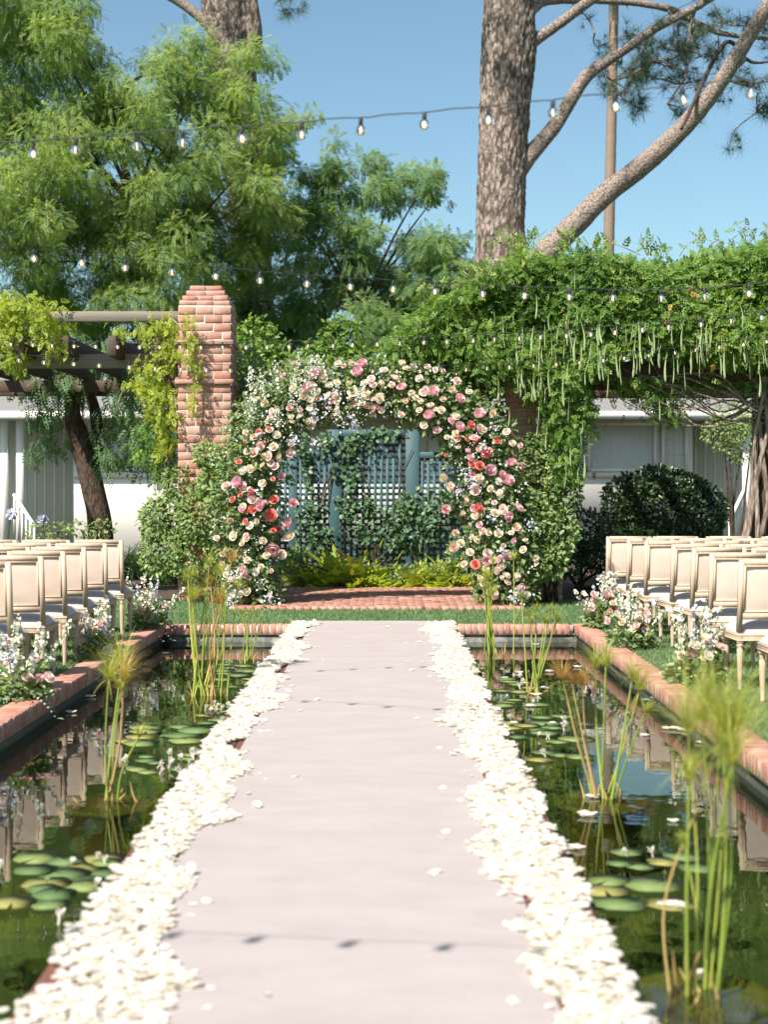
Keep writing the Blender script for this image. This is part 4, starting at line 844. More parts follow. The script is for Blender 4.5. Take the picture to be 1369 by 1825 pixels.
for (x, y, rx, ry) in IV:
    k = int(rx * ry * .16); c = P(x, y, TY - .12); pos = c + r.normal(size=(k, 3)) * np.array([rx * .5 * TY / F, .05, ry * .5 * TY / F])
    acc.inst(OV, OF, pos, frames(r.normal(size=(k, 3)) + np.array([0, -.3, -.3]), r.normal(size=(k, 3)) * .5 + np.array([-.1, -.8, .4])), .085 * r.uniform(.6, 1.2, k), np.clip(r.normal(.5, .2, k), 0, 1))
acc.build('foliage', m_ivy, ivy); a = Acc()
for i in range(9):
    x = r.uniform(560, 780); tube(a, [[b[0] + r.normal() * .3, TY - .1, GZ], P(x, 960, TY - .09), P(x + r.normal() * 15, 880, TY - .09), P(x + r.normal() * 30, 800, TY - .09)], [.014, .012, .009, .005], 5)
a.build('stem', m_trunk, ivy)
# ferns
r = RNG(62)
for i, (x, d, s, lab) in enumerate(((565, 22.2, .75, 'bright yellow green fern at the bare pillar end of the fern row'), (630, 22.0, .95, 'largest bright yellow green fern, below the middle of the trellis'), (690, 22.1, .62, 'low bright fern between the two fuller ferns'), (745, 22.0, .68, 'spreading low fern below the second trellis post'), (795, 22.2, .75, 'bright fern at the wisteria end of the fern row'), (600, 22.6, .9, 'bright fern tucked close against the first trellis post'))):
    c = np.array([(x - CX) * d / F, d, GZ]); root = thing('fern', lab, 'fern', c); acc = Acc(); n = 105; s = s * .82
    u = nrm(np.column_stack([r.normal(size=(n, 2)) * .7, r.uniform(.35, 1.2, n)])); nn = np.column_stack([-u[:, :2] * .6 + r.normal(size=(n, 2)) * .15, np.full(n, 1.0)])
    acc.inst(FR_FERN[0], FR_FERN[1], c + np.column_stack([r.normal(size=(n, 2)) * .08, np.zeros(n)]), frames(u, nn), s * r.uniform(.55, 1.1, n), np.clip(r.normal(.5, .2, n), 0, 1)); acc.build('foliage', m_fern, root)
# low leafy edge behind the terrace
shrub('ground_cover', 'low green leaves edging the back of the brick terrace', 'plant', [(560, 1025, 35, 14, 22.0), (640, 1032, 50, 10, 21.9), (720, 1032, 45, 9, 21.9), (790, 1020, 40, 16, 22.0), (525, 1000, 25, 25, 22), (820, 990, 25, 30, 22)], 220, .07, m_shrub, 63, P(670, 1040, 22), .5)

# ------------------------------------------------------------------ flower arch
r = RNG(71); AD = 18.55; AS = AD / F
apx = [(455, 1082), (443, 1000), (436, 920), (444, 840), (470, 765), (520, 712), (590, 696), (660, 690), (735, 700), (800, 728), (850, 775), (880, 850), (893, 925), (898, 1000), (900, 1082)]
arad = [55, 58, 66, 72, 72, 68, 62, 60, 60, 62, 64, 66, 66, 62, 60]
cl = spline([(x, y, q) for (x, y), q in zip(apx, arad)], 16)
root = thing('flower_arch', 'wedding arch smothered in greenery with cream, pink and coral roses', 'arch', ((676 - CX) * AS, AD, GZ))
a = Acc()
for o in (-.12, .12): tube(a, [P(x, y, AD + o) for x, y in apx], .02, 8, k=6)
a.build('frame', m_darkwood, root)
acc = Acc(); n = 17500; i = r.integers(0, len(cl), n); u = units(r, n); k = r.random(n) ** .45 * (1.0 + .20 * snoise(np.column_stack([cl[i][:, 0] * .02, cl[i][:, 1] * .02, u[:, 0]]), 2.2))
c = np.array([P(x, y, AD) for x, y in cl[:, :2]])[i]; R_ = (cl[i][:, 2] * AS)[:, None]; pos = c + u * k[:, None] * R_ * np.array([1, .75, 1]); kk = pos[:, 2] > GZ + .03
pos, u = pos[kk], u[kk]; n = len(pos)
acc.inst(OV, OF, pos, frames(u * .6 + r.normal(size=(n, 3)) * .6 + np.array([0, -.1, -.2]), u * .8 + r.normal(size=(n, 3)) * .45 + np.array([-.3, -.5, .6])), np.column_stack([np.full(n, .6), np.ones(n), np.ones(n)]) * (.088 * r.uniform(.55, 1.25, n))[:, None], np.clip(.45 + r.normal(size=n) * .22 + .15 * snoise(pos, 2.5), 0, 1))
for s_ in range(70):       # loose sprays leaving the outline
    j = int(r.integers(0, len(cl))); c = P(cl[j, 0], cl[j, 1], AD); dirn = nrm(np.array([r.normal(), -.25 + r.normal() * .3, r.normal() * .8 + .3])); L = cl[j, 2] * AS * r.uniform(1.0, 1.45)
    if (c + dirn * L)[2] < .2: continue
    k = 16; t_ = r.uniform(.45, 1, k)[:, None]; pos = c + dirn * L * t_ + np.array([0, 0, -.1]) * t_ ** 2
    acc.inst(OV, OF, pos, frames(np.repeat(dirn[None], k, 0) * .5 + r.normal(size=(k, 3)) * .6, r.normal(size=(k, 3)) * .6 + np.array([0, -.4, .6])), np.column_stack([np.full(k, .55), np.ones(k), np.ones(k)]) * (.07 * r.uniform(.6, 1.2, k))[:, None], np.clip(r.normal(.6, .2, k), 0, 1))
acc.build('foliage', m_arch, root)
# tiny filler blossom
acc = Acc()
def spikes(px_, py_, n, L, mi, dirn=(0, 0, 1), spread=.05, d=AD - .45, size=.03):
    c = P(px_, py_, d); dirn = nrm(np.array(dirn, float)); t_ = r.random(n)[:, None]; pos = c + dirn * L * t_ + r.normal(size=(n, 3)) * spread * (1.15 - t_); u = units(r, n) + np.array([0, -.5, .2])
    acc.inst(OV, OF, pos, frames(np.cross(u, r.normal(size=(n, 3))), u), size * r.uniform(.6, 1.2, n) * (1.2 - .5 * t_[:, 0]), r.uniform(.2, .9, n), mi)
for (x, y, L) in ((535, 700, .5), (520, 720, .45), (548, 690, .4), (470, 710, .38), (450, 700, .34), (490, 690, .34), (565, 660, .2), (555, 730, .3), (500, 765, .3), (445, 745, .3), (420, 1040, .45), (405, 1050, .3), (600, 745, .15), (640, 720, .15)): spikes(x, y, 90, L, 0, (r.normal() * .15, -.05, 1))
for (x, y) in ((445, 880), (560, 745), (575, 720), (625, 750), (600, 700), (630, 765), (560, 795), (420, 1060), (410, 1075), (480, 1070), (830, 850), (845, 860), (820, 880), (900, 990), (925, 1060), (915, 1070), (950, 940), (460, 780), (520, 790), (880, 930), (865, 800)): spikes(x, y, 30, .05, 1, spread=.07, size=.035)
for q in range(150):
    j = int(r.integers(0, len(cl))); an = r.uniform(0, 6.28); k = r.random() ** .5; x = cl[j, 0] + math.cos(an) * k * cl[j, 2]; y = cl[j, 1] + math.sin(an) * k * cl[j, 2]
    if y < 1075: spikes(x, y, 10, .03, 0 if r.random() < .8 else 1, spread=.05, d=AD - .72 * math.sqrt(max(0, 1 - k * k)) * cl[j, 2] * AS - .06, size=.03)
acc.build('filler_blossom', [m_white, m_blue], root, kind='stuff')
# blooms
def rose_mesh(mat, seed, open_=.5, rings=((5, 1.0, .25), (5, .78, .55), (4, .52, .8), (3, .28, .95)), base=.55):
    r = RNG(seed); q = Acc()
    for ri, (np_, rad, lift) in enumerate(rings):
        for k in range(np_):
            an = 2 * math.pi * (k + .5 * ri) / np_ + r.normal() * .15; w_ = rad * 1.9 * math.sin(math.pi / np_) * 1.25; hgt = (.30 + .55 * lift) * r.uniform(.9, 1.1)
            e = np.array([math.cos(an), math.sin(an), 0]); s_ = np.array([-math.sin(an), math.cos(an), 0]); up = np.array([0, 0, 1.])
            v = []
            for t, ro, wf in ((0, .25, .45), (.55, .85, 1.0), (1.0, 1.0 + .25 * (1 - lift) * open_, .75)):
                zz = -.25 + hgt * (t ** .9) + (.0 if t < 1 else -.12 * (1 - lift))
                for sd in (-1, 0, 1): v.append(e * rad * ro * (1 - .22 * abs(sd) * wf) + s_ * sd * w_ * .5 * wf + up * (zz + (.03 if sd == 0 else 0)))
            q.raw(np.array(v), np.array([[0, 1, 4, 3], [1, 2, 5, 4], [3, 4, 7, 6], [4, 5, 8, 7]]), float(np.clip(base + .32 * (rad - .6) + r.normal() * .08, 0, 1)))
    return q.mesh('rose', mat, True)
RM = {k: [rose_mesh(m_, s_ * 7 + q, base=.5 + .1 * q) for q in range(3)] for s_, (k, m_) in enumerate((('cream', m_cream), ('peach', m_peach), ('blush', m_blush), ('pink', m_pink), ('coral', m_coral), ('white', m_petal)))}
PEO = [rose_mesh(m_pink, 90 + q, .2, ((6, 1.0, .6), (6, .85, .8), (6, .62, .95), (5, .40, 1.0), (3, .2, 1.0)), .62) for q in range(3)]
def bloom(name, me, c, rad, parent, face=(0, -1, .45)):
    f = Vector(nrm(np.array(face, float) + r.normal(size=3) * .32)); o = link(name, me, parent, c, f.to_track_quat('Z', 'Y').to_euler()); o.scale = (rad * r.uniform(.9, 1.1), rad * r.uniform(.9, 1.1), rad * r.uniform(.85, 1.35)); return o
def arch_depth(x, y):
    dd = np.hypot(cl[:, 0] - x, cl[:, 1] - y) - cl[:, 2]; j = int(np.argmin(dd)); q = min(1, math.hypot(cl[j, 0] - x, cl[j, 1] - y) / cl[j, 2])
    return AD - .75 * cl[j, 2] * AS * math.sqrt(1 - q * q * .9) - .03
Z4 = lambda x, y: (400 + x / 2.445, 600 + y / 2.445)
pinks = [(395, 165, 30), (580, 155, 26), (600, 118, 24), (772, 222, 23), (912, 240, 28), (893, 345, 27), (1025, 272, 25), (1113, 340, 27), (1025, 395, 25), (1110, 402, 22), (1160, 583, 29), (1235, 628, 29), (1252, 552, 23), (1283, 748, 25), (1235, 785, 26), (1145, 975, 23), (965, 752, 21), (210, 925, 31), (90, 1023, 26), (42, 1055, 24), (150, 730, 29), (278, 815, 25), (300, 725, 19), (55, 635, 28), (360, 225, 23), (490, 322, 16), (1290, 1095, 22), (248, 610, 18), (1230, 960, 18), (1060, 500, 14), (1210, 600, 17), (75, 650, 20)]
corals = [(1075, 383, 19), (1100, 450, 19), (1140, 510, 21), (1190, 452, 18), (1080, 555, 17), (1113, 562, 19), (1080, 600, 15), (1020, 437, 13), (203, 778, 29), (215, 710, 21), (122, 752, 20), (115, 675, 20), (68, 687, 13), (35, 710, 15), (235, 838, 15), (212, 845, 13), (150, 418, 15), (190, 397, 13), (90, 805, 13), (1095, 992, 22), (1060, 445, 13), (100, 760, 15), (62, 545, 14), (210, 620, 11), (1155, 495, 14), (1110, 748, 25), (90, 450, 10), (965, 515, 9), (170, 460, 9)]
creams = [(430, 180, 21), (615, 260, 22), (675, 268, 20), (560, 240, 24), (640, 182, 17), (685, 203, 18), (742, 180, 20), (850, 182, 19), (868, 243, 18), (823, 132, 18), (883, 130, 14), (775, 115, 17), (495, 118, 18), (695, 145, 17), (480, 255, 17), (330, 345, 17), (175, 290, 19), (198, 353, 16), (227, 428, 18), (155, 477, 19), (213, 480, 19), (288, 507, 20), (125, 505, 21), (190, 520, 20), (238, 522, 19), (218, 565, 20), (80, 583, 21), (120, 708, 20), (80, 743, 20), (38, 868, 21), (95, 873, 18), (168, 888, 18), (280, 870, 24), (250, 950, 21), (110, 823, 17), (135, 1025, 17), (1110, 620, 22), (1095, 668, 22), (1055, 715, 22), (985, 653, 19), (955, 615, 21), (1200, 688, 19), (1180, 768, 20), (1215, 752, 20), (1095, 780, 19), (1000, 918, 20), (1030, 900, 17), (1045, 992, 16), (1070, 823, 16), (1008, 855, 15), (1205, 1000, 20), (1230, 1040, 20), (1275, 1045, 20), (1175, 1120, 26), (945, 320, 18), (1010, 348, 18), (870, 385, 17), (620, 300, 19), (590, 290, 14), (455, 210, 16), (345, 250, 22), (450, 255, 16), (405, 240, 17), (490, 200, 16), (540, 205, 14), (730, 210, 14), (610, 200, 16), (815, 245, 15), (770, 340, 15), (855, 280, 14), (900, 298, 14), (850, 320, 15), (295, 370, 13), (380, 385, 17), (100, 500, 17), (300, 220, 16), (370, 270, 15), (340, 265, 14), (290, 870, 18), (85, 665, 17), (165, 640, 18), (1195, 630, 17), (1160, 665, 14), (1265, 1120, 17), (1320, 1125, 16), (1235, 1070, 16), (1215, 970, 14), (1060, 625, 14), (1100, 885, 16), (1040, 770, 13), (75, 900, 12), (205, 325, 14), (165, 560, 14), (130, 570, 14), (545, 270, 14), (140, 805, 14), (1140, 1010, 16), (100, 975, 14), (70, 1120, 18), (40, 1125, 16)]
for lst, kind in ((pinks, 'p'), (corals, 'o'), (creams, 'c')):
    for (zx, zy, zr) in lst:
        x, y = Z4(zx, zy); d = arch_depth(x, y); rad = zr / 2.445 * d / F * 1.03
        fc = ((x - 670) / 500, -1, .5 - (y - 800) / 700)
        if kind == 'p': bloom('peony', PEO[int(r.integers(3))], P(x, y, d), rad, root, fc)
        elif kind == 'o': bloom('rose', RM['coral'][int(r.integers(3))], P(x, y, d), rad, root, fc)
        else: bloom('rose', RM[['cream', 'cream', 'peach', 'blush', 'cream', 'white'][int(r.integers(6))]][int(r.integers(3))], P(x, y, d), rad, root, fc)
placed = 0
while placed < 115:
    j = int(r.integers(0, len(cl))); an = r.uniform(0, 6.28); k = r.random() ** .5; x = cl[j, 0] + math.cos(an) * k * cl[j, 2] * 1.05; y = cl[j, 1] + math.sin(an) * k * cl[j, 2] * 1.05
    if y > 1060: continue
    bloom('rose', RM[['cream', 'peach', 'blush', 'cream', 'pink'][int(r.integers(5))]][int(r.integers(3))], P(x, y, arch_depth(x, y)), r.uniform(.030, .056), root); placed += 1

# ------------------------------------------------------------------ chairs
CH = {}
def cm(key, mats, fn, smooth=False): q = Acc(); fn(q); CH[key] = q.mesh(key, mats, smooth)
WB, SH = .25, .46
def tilt(z): return -.215 - max(0, z - .45) * .13
def backframe(q):
    def sl(x0, x1, z0, z1, t0=.018):
        y0, y1 = tilt(z0), tilt(z1); v = np.array([[x0, y0 - t0, z0], [x1, y0 - t0, z0], [x1, y0 + t0, z0], [x0, y0 + t0, z0], [x0, y1 - t0, z1], [x1, y1 - t0, z1], [x1, y1 + t0, z1], [x0, y1 + t0, z1]]); q.raw(v, BOXF)
    for s in (-1, 1): sl(s * WB - (.038 if s > 0 else 0), s * WB + (.038 if s < 0 else 0), .45, 1.0)
    sl(-WB + .0385, WB - .0385,   .955, 1.004, .0185); sl(-WB + .0385, WB - .0385, .545, .60, .0185)
    for s in (-1, 1): sl(s * (WB - .043) - .006, s * (WB - .043) + .006, .60, .955, .0215)
    sl(-WB + .049, WB - .049, .945, .957, .0215); sl(-WB + .049, WB - .049, .598, .61, .0215)
cm('backrest_frame', m_chair, backframe)
def panel(q):
    nx_, nz_ = 7, 8; v = []
    for sgn in (-1, 1):
        for i in range(nx_):
            for j in range(nz_):
                u_, w_ = i / (nx_ - 1), j / (nz_ - 1); z = .605 + (.95 - .605) * w_; pf = .012 * (1 - (2 * u_ - 1) ** 4) * (1 - (2 * w_ - 1) ** 4)
                v.append([-WB + .043 + u_ * (2 * WB - .086), tilt(z) + sgn * (.006 + pf), z])
    f = []
    for sgn in (0, 1):
        for i in range(nx_ - 1):
            for j in range(nz_ - 1):
                b_ = sgn * nx_ * nz_; qd = [b_ + i * nz_ + j, b_ + (i + 1) * nz_ + j, b_ + (i + 1) * nz_ + j + 1, b_ + i * nz_ + j + 1]; f.append(qd if sgn == 0 else qd[::-1])
    q.raw(v, np.array(f))
cm('back_panel', m_panel, panel, True)
def rails(q):
    bevbox(q, -.245, .245, -.225, .235, .375, .435, .006); bevbox(q, -.25, .25, -.23, .24, .418, .43, .004); bevbox(q, -.25, .25, -.23, .24, .38, .39, .004)
cm('seat_rail', m_chair, rails)
def cushion(q):
    n_ = 11; v = []
    for i in range(n_):
        for j in range(n_):
            u_, w_ = 2 * i / (n_ - 1) - 1, 2 * j / (n_ - 1) - 1; v.append([u_ * .247, .01 + w_ * .222, .437 + .062 * ((1 - u_ ** 6) * (1 - w_ ** 6)) ** .5 + .018 * (1 - u_ * u_) * (1 - w_ * w_)])
    q.raw(v, np.array([[i * n_ + j, (i + 1) * n_ + j, (i + 1) * n_ + j + 1, i * n_ + j + 1] for i in range(n_ - 1) for j in range(n_ - 1)]))
cm('seat_cushion', m_cushion, cushion, True)
def fleg(q):
    bevbox(q, -.026, .026, -.026, .026, .345, .376, .004); lathe(q, [(.017, .346), (.026, .335), (.026, .328), (.018, .318), (.027, .300), (.026, .26), (.020, .12), (.015, .03), (.019, .022), (.017, .008), (.010, 0), (0, 0)], 10)
cm('front_leg', m_chair, fleg, True)
def rleg(q):
    bevbox(q, -.024, .024, -.02, .02, .36, .452, .004); lathe(q, [(.016, .362), (.025, .350), (.025, .343), (.017, .333), (.025, .315), (.024, .27), (.019, .12), (.015, .02), (.013, 0), (0, 0)], 10)
cm('rear_leg', m_chair, rleg, True)
r = RNG(81)
def chair(x, y, rz, label, group):
    z = GZ; root = thing('dining_chair', label, 'chair', (x, y, z), group); root.rotation_euler = (0, 0, rz)
    def ch(nm, key, loc=(0, 0, 0)):
        o = bpy.data.objects.new(nm, CH[key]); COL.objects.link(o); o.parent = root; o.location = loc
    for k in ('backrest_frame', 'back_panel', 'seat_rail', 'seat_cushion'): ch(k, k)
    for s in (-1, 1): ch('leg', 'front_leg', (s * .215, .205, 0)); ch('leg', 'rear_leg', (s * .222, -.205, 0))
ORD = ('first', 'second', 'third', 'fourth', 'fifth', 'sixth', 'seventh', 'eighth'); POS = ('at the pool edge', 'second in from the pool', 'third in from the pool', 'fourth in from the pool', 'fifth in from the pool')
def row(i, sg, xl, y):
    for k in range(5):
        x = xl + sg * (.25 + k * .56)
        if sg * x - .3 > (692 if sg < 0 else 677) / F * y + .5: break
        chair(x + r.normal() * .012, y + r.normal() * .02, r.normal() * .04 + .02 * sg, 'limewashed chair, %s row from the arch, %s side, %s' % (ORD[i], 'bare pergola' if sg < 0 else 'wisteria', POS[k]), 'ceremony chairs in rows beside the pool')
for i, y in enumerate((15.15, 14.3, 13.42, 12.52, 11.65, 10.76)): row(i, -1, -2.755, y)
for i, (xl, y) in enumerate(((2.44, 16.25), (2.54, 15.55), (2.65, 14.85), (2.69, 14.02), (2.71, 13.25), (2.68, 12.15), (2.66, 11.1), (2.66, 10.1))): row(i, 1, xl, y)

# ------------------------------------------------------------------ aisle flower arrangements
r = RNG(82)
def arrangement(x, y, s, label, seed, pal):
    global r
    r = RNG(seed); c = np.array([x, y, 0.0]); root = thing('flower_arrangement', label, 'flowers', (x, y, 0)); acc = Acc()
    n = 330; u = units(r, n); u[:, 2] = np.abs(u[:, 2]); pos = c + u * (r.random(n) ** .5)[:, None] * np.array([.23, .23, .26]) * s + np.array([0, 0, .02])
    acc.inst(OV, OF, pos, frames(u + r.normal(size=(n, 3)) * .5, u + np.array([0, -.2, .6]) + r.normal(size=(n, 3)) * .4), np.column_stack([np.full(n, .62), np.ones(n), np.ones(n)]) * (.085 * s * r.uniform(.6, 1.2, n))[:, None], np.clip(r.normal(.5, .22, n), 0, 1))
    for k in range(6):
        an = r.uniform(2.4, 6.6); e = c + np.array([math.cos(an) * .30, math.sin(an) * .26, .05]) * s; acc.inst(FR_FERN[0], FR_FERN[1], (c + np.array([0, 0, .06]))[None], frames((e - c)[None], np.array([[0, 0, 1.]])), np.array([.34 * s]), np.array([.5]), 1)
    acc.build('foliage', [m_arch, m_silver], root); acc = Acc(); st = Acc()
    for k in range(11):
        e = c + np.array([r.normal() * .17, r.normal() * .14, r.uniform(.34, .66)]) * s; tube(st, [c + np.array([0, 0, .05]), (c + e) / 2 + r.normal(size=3) * .02, e], [.006, .005, .003], 4, .5, k=3)
        m_ = 46; t_ = r.uniform(.35, 1.02, m_)[:, None]; pos = c * (1 - t_) + e * t_ + r.normal(size=(m_, 3)) * .032 * s * (1.25 - t_); uu = units(r, m_) + np.array([0, -.6, .3])
        acc.inst(OV, OF, pos, frames(np.cross(uu, r.normal(size=(m_, 3))), uu), .034 * s * r.uniform(.6, 1.25, m_), r.uniform(.2, .9, m_), [0, 0, 1, 0, 2][k % 5])
    st.build('stem', m_shrub, root); acc.build('blossom_spike', [m_white, m_blue, m_cream], root, kind='stuff')
    for k in range(19):
        an = r.uniform(0, 6.28); q = r.uniform(.05, .25); p = c + np.array([math.cos(an) * q, math.sin(an) * q * .9 - .03, r.uniform(.08, .38) * (1.15 - q)]) * s
        kd = pal[k % len(pal)]; me = PEO[k % 3] if kd == 'peony' else RM[kd][k % 3]; bloom('peony' if kd == 'peony' else 'rose', me, p, r.uniform(.028, .050) * s * (1.1 if kd == 'peony' else 1), root, (math.cos(an) * .5, -.8, .6))
arrangement(-2.60, 15.55, 0.89, 'arrangement of white and blush flowers at the far corner by the bare pergola side', 83, ['cream', 'blush', 'peach', 'white', 'pink'])
arrangement(-2.62, 12.85, 0.85, 'blush and pink arrangement half way along the coping under the pergola side chairs', 84, ['blush', 'pink', 'cream', 'peach', 'blush'])
arrangement(-2.66, 10.35, 0.92, 'pink peony and white arrangement with silver leaf on the coping, cut by no chair legs', 85, ['peony', 'blush', 'pink', 'white', 'cream'])
arrangement(2.36, 15.75, 1.00, 'tall white stock and pink arrangement at the corner on the wisteria side', 86, ['pink', 'peach', 'cream', 'blush', 'peony'])
arrangement(2.33, 13.75, 0.95, 'peach and lilac arrangement spilling over the coping on the wisteria side', 87, ['peach', 'blush', 'cream', 'pink', 'peach'])
arrangement(2.40, 11.25, 0.98, 'pale lilac and peach arrangement with one full pink peony below the chair seats', 88, ['peony', 'peach', 'white', 'blush', 'cream'])
bpy.data.objects['flower_arrangement.002']['label'] = 'pink peony and white arrangement with silver fern leaves on the brick coping'

# ------------------------------------------------------------------ papyrus in sunken pots
def papyrus(px_, py_, stems, label, seed, pot=.23, lean=.1):
    r = RNG(seed); d = (H - WZ) * F / (py_ - CY); c = np.array([(px_ - CX) * d / F, d, WZ]); root = thing('papyrus', label, 'plant', (c[0], c[1], WZ - .33))
    if pot:
        q = Acc(); lathe(q, [(pot * .7, WZ - .4), (pot * .85, WZ - .2), (pot, WZ - .05), (pot * 1.05, WZ - .035), (pot * 1.0, WZ - .022), (pot * .95, WZ - .03), (pot * .9, WZ - .045), (pot * .4, WZ - .03), (0, WZ - .028)], 28, c[0], c[1]); q.build('pot', m_pot, root, smooth=True)
    q = Acc()
    for i in range(8 if pot else 4):
        b_ = c + np.array([r.normal() * .06, r.normal() * .05, -.05]); e = b_ + np.array([r.normal() * .025, r.normal() * .025, r.uniform(.08, .19)]); tube(q, [b_, (b_ + e) / 2 + r.normal(size=3) * .012, e], [.009, .007, .002], 5, r.uniform(.1, .9))
    q.build('dead_stub', m_stemdry, root, smooth=True, kind='stuff')
    for i, (dx, hgt, top_dx, bend, dry, us) in enumerate(stems):
        b_ = c + np.array([dx, r.normal() * .05, -.05]); e = c + np.array([dx + top_dx, r.normal() * .10, hgt]); mid = (b_ + e) / 2 + np.array([bend + r.normal() * .012, r.normal() * .02, .0])
        q = Acc(); rad = r.uniform(.0045, .0068) * (d / 8) ** .25; tube(q, [b_, mid, e], [rad * 1.3, rad, rad * .7], 6, r.uniform(.2, .9)); st = q.build('stem', m_stemdry if dry else m_stem, root, smooth=True)
        if us > 0:
            n = 95; q = Acc(); ax = nrm(e - mid); u = nrm(ax[None] * 1.0 + r.normal(size=(n, 3)) * .55); L = us * 1.15 * r.uniform(.6, 1.1, n)
            q.inst(SV, SF, np.repeat(e[None], n, 0), frames(u, -u + np.array([[0, 0, 2.]]) + r.normal(size=(n, 3)) * .2), np.column_stack([np.full(n, .0030), L, L * .5]), np.clip(r.normal(.5, .22, n), 0, 1)); q.build('umbel', m_umbeld if dry else m_umbel, st)
rs = RNG(90)
papyrus(365, 1240, [(rs.normal() * .07, rs.uniform(.75, 1.12), rs.normal() * .09 + .03, rs.normal() * .02, i in (4, 11), .17 if i % 2 == 0 else .10) for i in range(17)] + [(.0, 1.10, .22, -.02, True, .2)], 'tall papyrus clump with many stems rising near the bare pergola side coping', 91, .16)
papyrus(193, 1425, [(-.02, .70, .05, 0, False, .26), (-.01, .66, .09, .01, True, .22), (.00, .69, .03, .0, False, .24), (.04, .38, .16, -.02, False, .10), (.0, .60, .06, .0, False, .2)], 'short papyrus on a mossy pot among waterlilies on the pergola side', 92, .24)
papyrus(440, 1180, [(rs.normal() * .06, rs.uniform(.3, .6), rs.normal() * .06, 0, False, .05) for i in range(6)], 'few thin papyrus stems near the far pool corner by the runner', 93, 0)
papyrus(952, 1235, [(rs.normal() * .03, rs.uniform(.55, .85), rs.normal() * .10 + .05, 0, False, .10) for i in range(7)] + [(-.05, .8, -.06, 0, False, .10)], 'sparse papyrus with small tufts on the wisteria side by floating petals', 94, 0)
papyrus(893, 1165, [(rs.normal() * .08, rs.uniform(.55, 1.0), rs.normal() * .08, 0, False, .13) for i in range(9)], 'slender papyrus against the far coping on the wisteria side', 95, 0)
papyrus(1072, 1420, [(-.02, .66, -.20, -.02, True, .20), (-.01, .62, -.10, -.02, True, .16), (.0, .72, .03, 0, False, .22), (.03, .60, .17, 0, False, .20), (-.04, .5, -.11, .0, False, .06), (.04, .66, .12, .01, False, .20), (.01, .70, -.03, 0, False, .20), (.06, .5, .15, 0, False, .1), (-.03, .64, -.14, .0, True, .1)], 'papyrus with one bent brown stem on a mossy pot, wisteria side', 96, .25)
papyrus(1252, 1765, [(-.03, .86, .0, .01, False, 0.31), (.02, .80, .04, .0, False, 0.34), (.04, .78, .06, .02, False, 0.34), (-.11, .62, .10, -.06, True, .0), (-.06, .74, -.01, -.01, False, .16), (.01, .88, .06, .0, False, 0.35), (-.04, .5, -.02, 0, False, .05), (.05, .84, .02, .01, False, 0.33), (.02, .9, .0, .0, False, 0.31), (.03, .86, .07, .02, False, 0.31)], 'large papyrus with thick green stems and one brown arching stem', 97, .26)

# ------------------------------------------------------------------ water lilies and floating blossom
def pad_mesh(seed):
    r = RNG(seed); q = Acc(); n = 22; v = [[0, 0, .004]]
    for i in range(n + 1): an = .12 + (2 * math.pi - .24) * i / n; k = 1 + .04 * math.sin(an * 5 + seed); v.append([math.cos(an) * k, math.sin(an) * k, .006 * math.sin(an * 3 + seed) + .006])
    v += [[x * .985, y * .985, z - .006] for x, y, z in v[1:]]; f = [[0, i, i + 1] for i in range(1, n + 1)] + [[i, i + n + 1, i + n + 2, i + 1] for i in range(1, n + 1)]
    q.raw(v, f, (.15, .3, .4, .5, .62, .82)[seed % 6]); return q.mesh('lily_pad', m_pad)
PADS = [pad_mesh(s) for s in range(6)]
q = Acc()
for k in range(7):
    an = k * 2.4; q.inst(PT[0][0], PT[0][1], np.array([[0, 0, .3 + .08 * k]]), frames(np.array([[math.cos(an) * .6, math.sin(an) * .6, .8]]), np.array([[math.cos(an), math.sin(an), .2]])), np.array([.5]), .6)
tube(q, [[0, 0, -.3], [0, 0, .9]], .1, 5, .6); SPK = q.mesh('flower_spike', m_petal, True)
r = RNG(99)
def lily(px_, py_, n, sx, sy, rad, flowers, label):
    d = (H - WZ) * F / (py_ - CY); c = np.array([(px_ - CX) * d / F, d, WZ]); root = thing('water_lily', label, 'water lily', c); pts = []
    tries = 0
    while len(pts) < n and tries < 900:
        tries += 1; p = c + np.array([r.uniform(-1, 1) * sx, r.uniform(-1, 1) * sy, .006]); q_ = rad * r.uniform(.7, 1.15)
        if p[0] - q_ < PX0 or p[0] + q_ > PX1 or (p[0] + q_ > DX0 - .02 and p[0] - q_ < DX1 + .02): continue
        if any(math.hypot(*(p - o)[:2]) < (q_ + qo) * .66 for o, qo in pts): continue
        pts.append((p, q_)); o = link('lily_pad', PADS[int(r.integers(6))], root, p + np.array([0, 0, .003 * (len(pts) % 3)]), (r.normal() * .012, r.normal() * .012, r.uniform(0, 6.28))); o.scale = (q_, q_, q_)
    for k in range(flowers):
        p = c + np.array([r.uniform(-1, 1) * sx * .9, r.uniform(-1, 1) * sy, .01])
        if DX0 - .05 < p[0] < DX1 + .05: continue
        o = link('flower_spike', SPK, root, p, (r.normal() * .3, r.normal() * .3, r.uniform(0, 6))); q_ = r.uniform(.032, .052); o.scale = (q_, q_, q_)
lily(75, 1585, 13, .32, .50, .115, 7, 'largest raft of round green lily pads with white buds, nearest the bare coping')
lily(160, 1560, 6, .22, .30, .10, 3, 'lily pads lapping against the runner walkway edge')
lily(310, 1312, 9, .34, .35, .13, 0, 'flat lily pads with no bloom behind the short papyrus')
lily(285, 1362, 9, .26, .42, .07, 13, 'dark small pads crowded with white forked blossoms')
lily(395, 1275, 8, .24, .5, .08, 12, 'small pads with white blossoms at the foot of the tall papyrus')
lily(440, 1205, 10, .30, .9, .11, 2, 'thin green pads near the far corner below the coping')
lily(440, 1290, 5, .18, .3, .07, 5, 'little pads with white blossom tight to the walkway petals')
lily(955, 1300, 12, .32, .55, .12, 6, 'green pads with white star blossoms below the sparse papyrus')
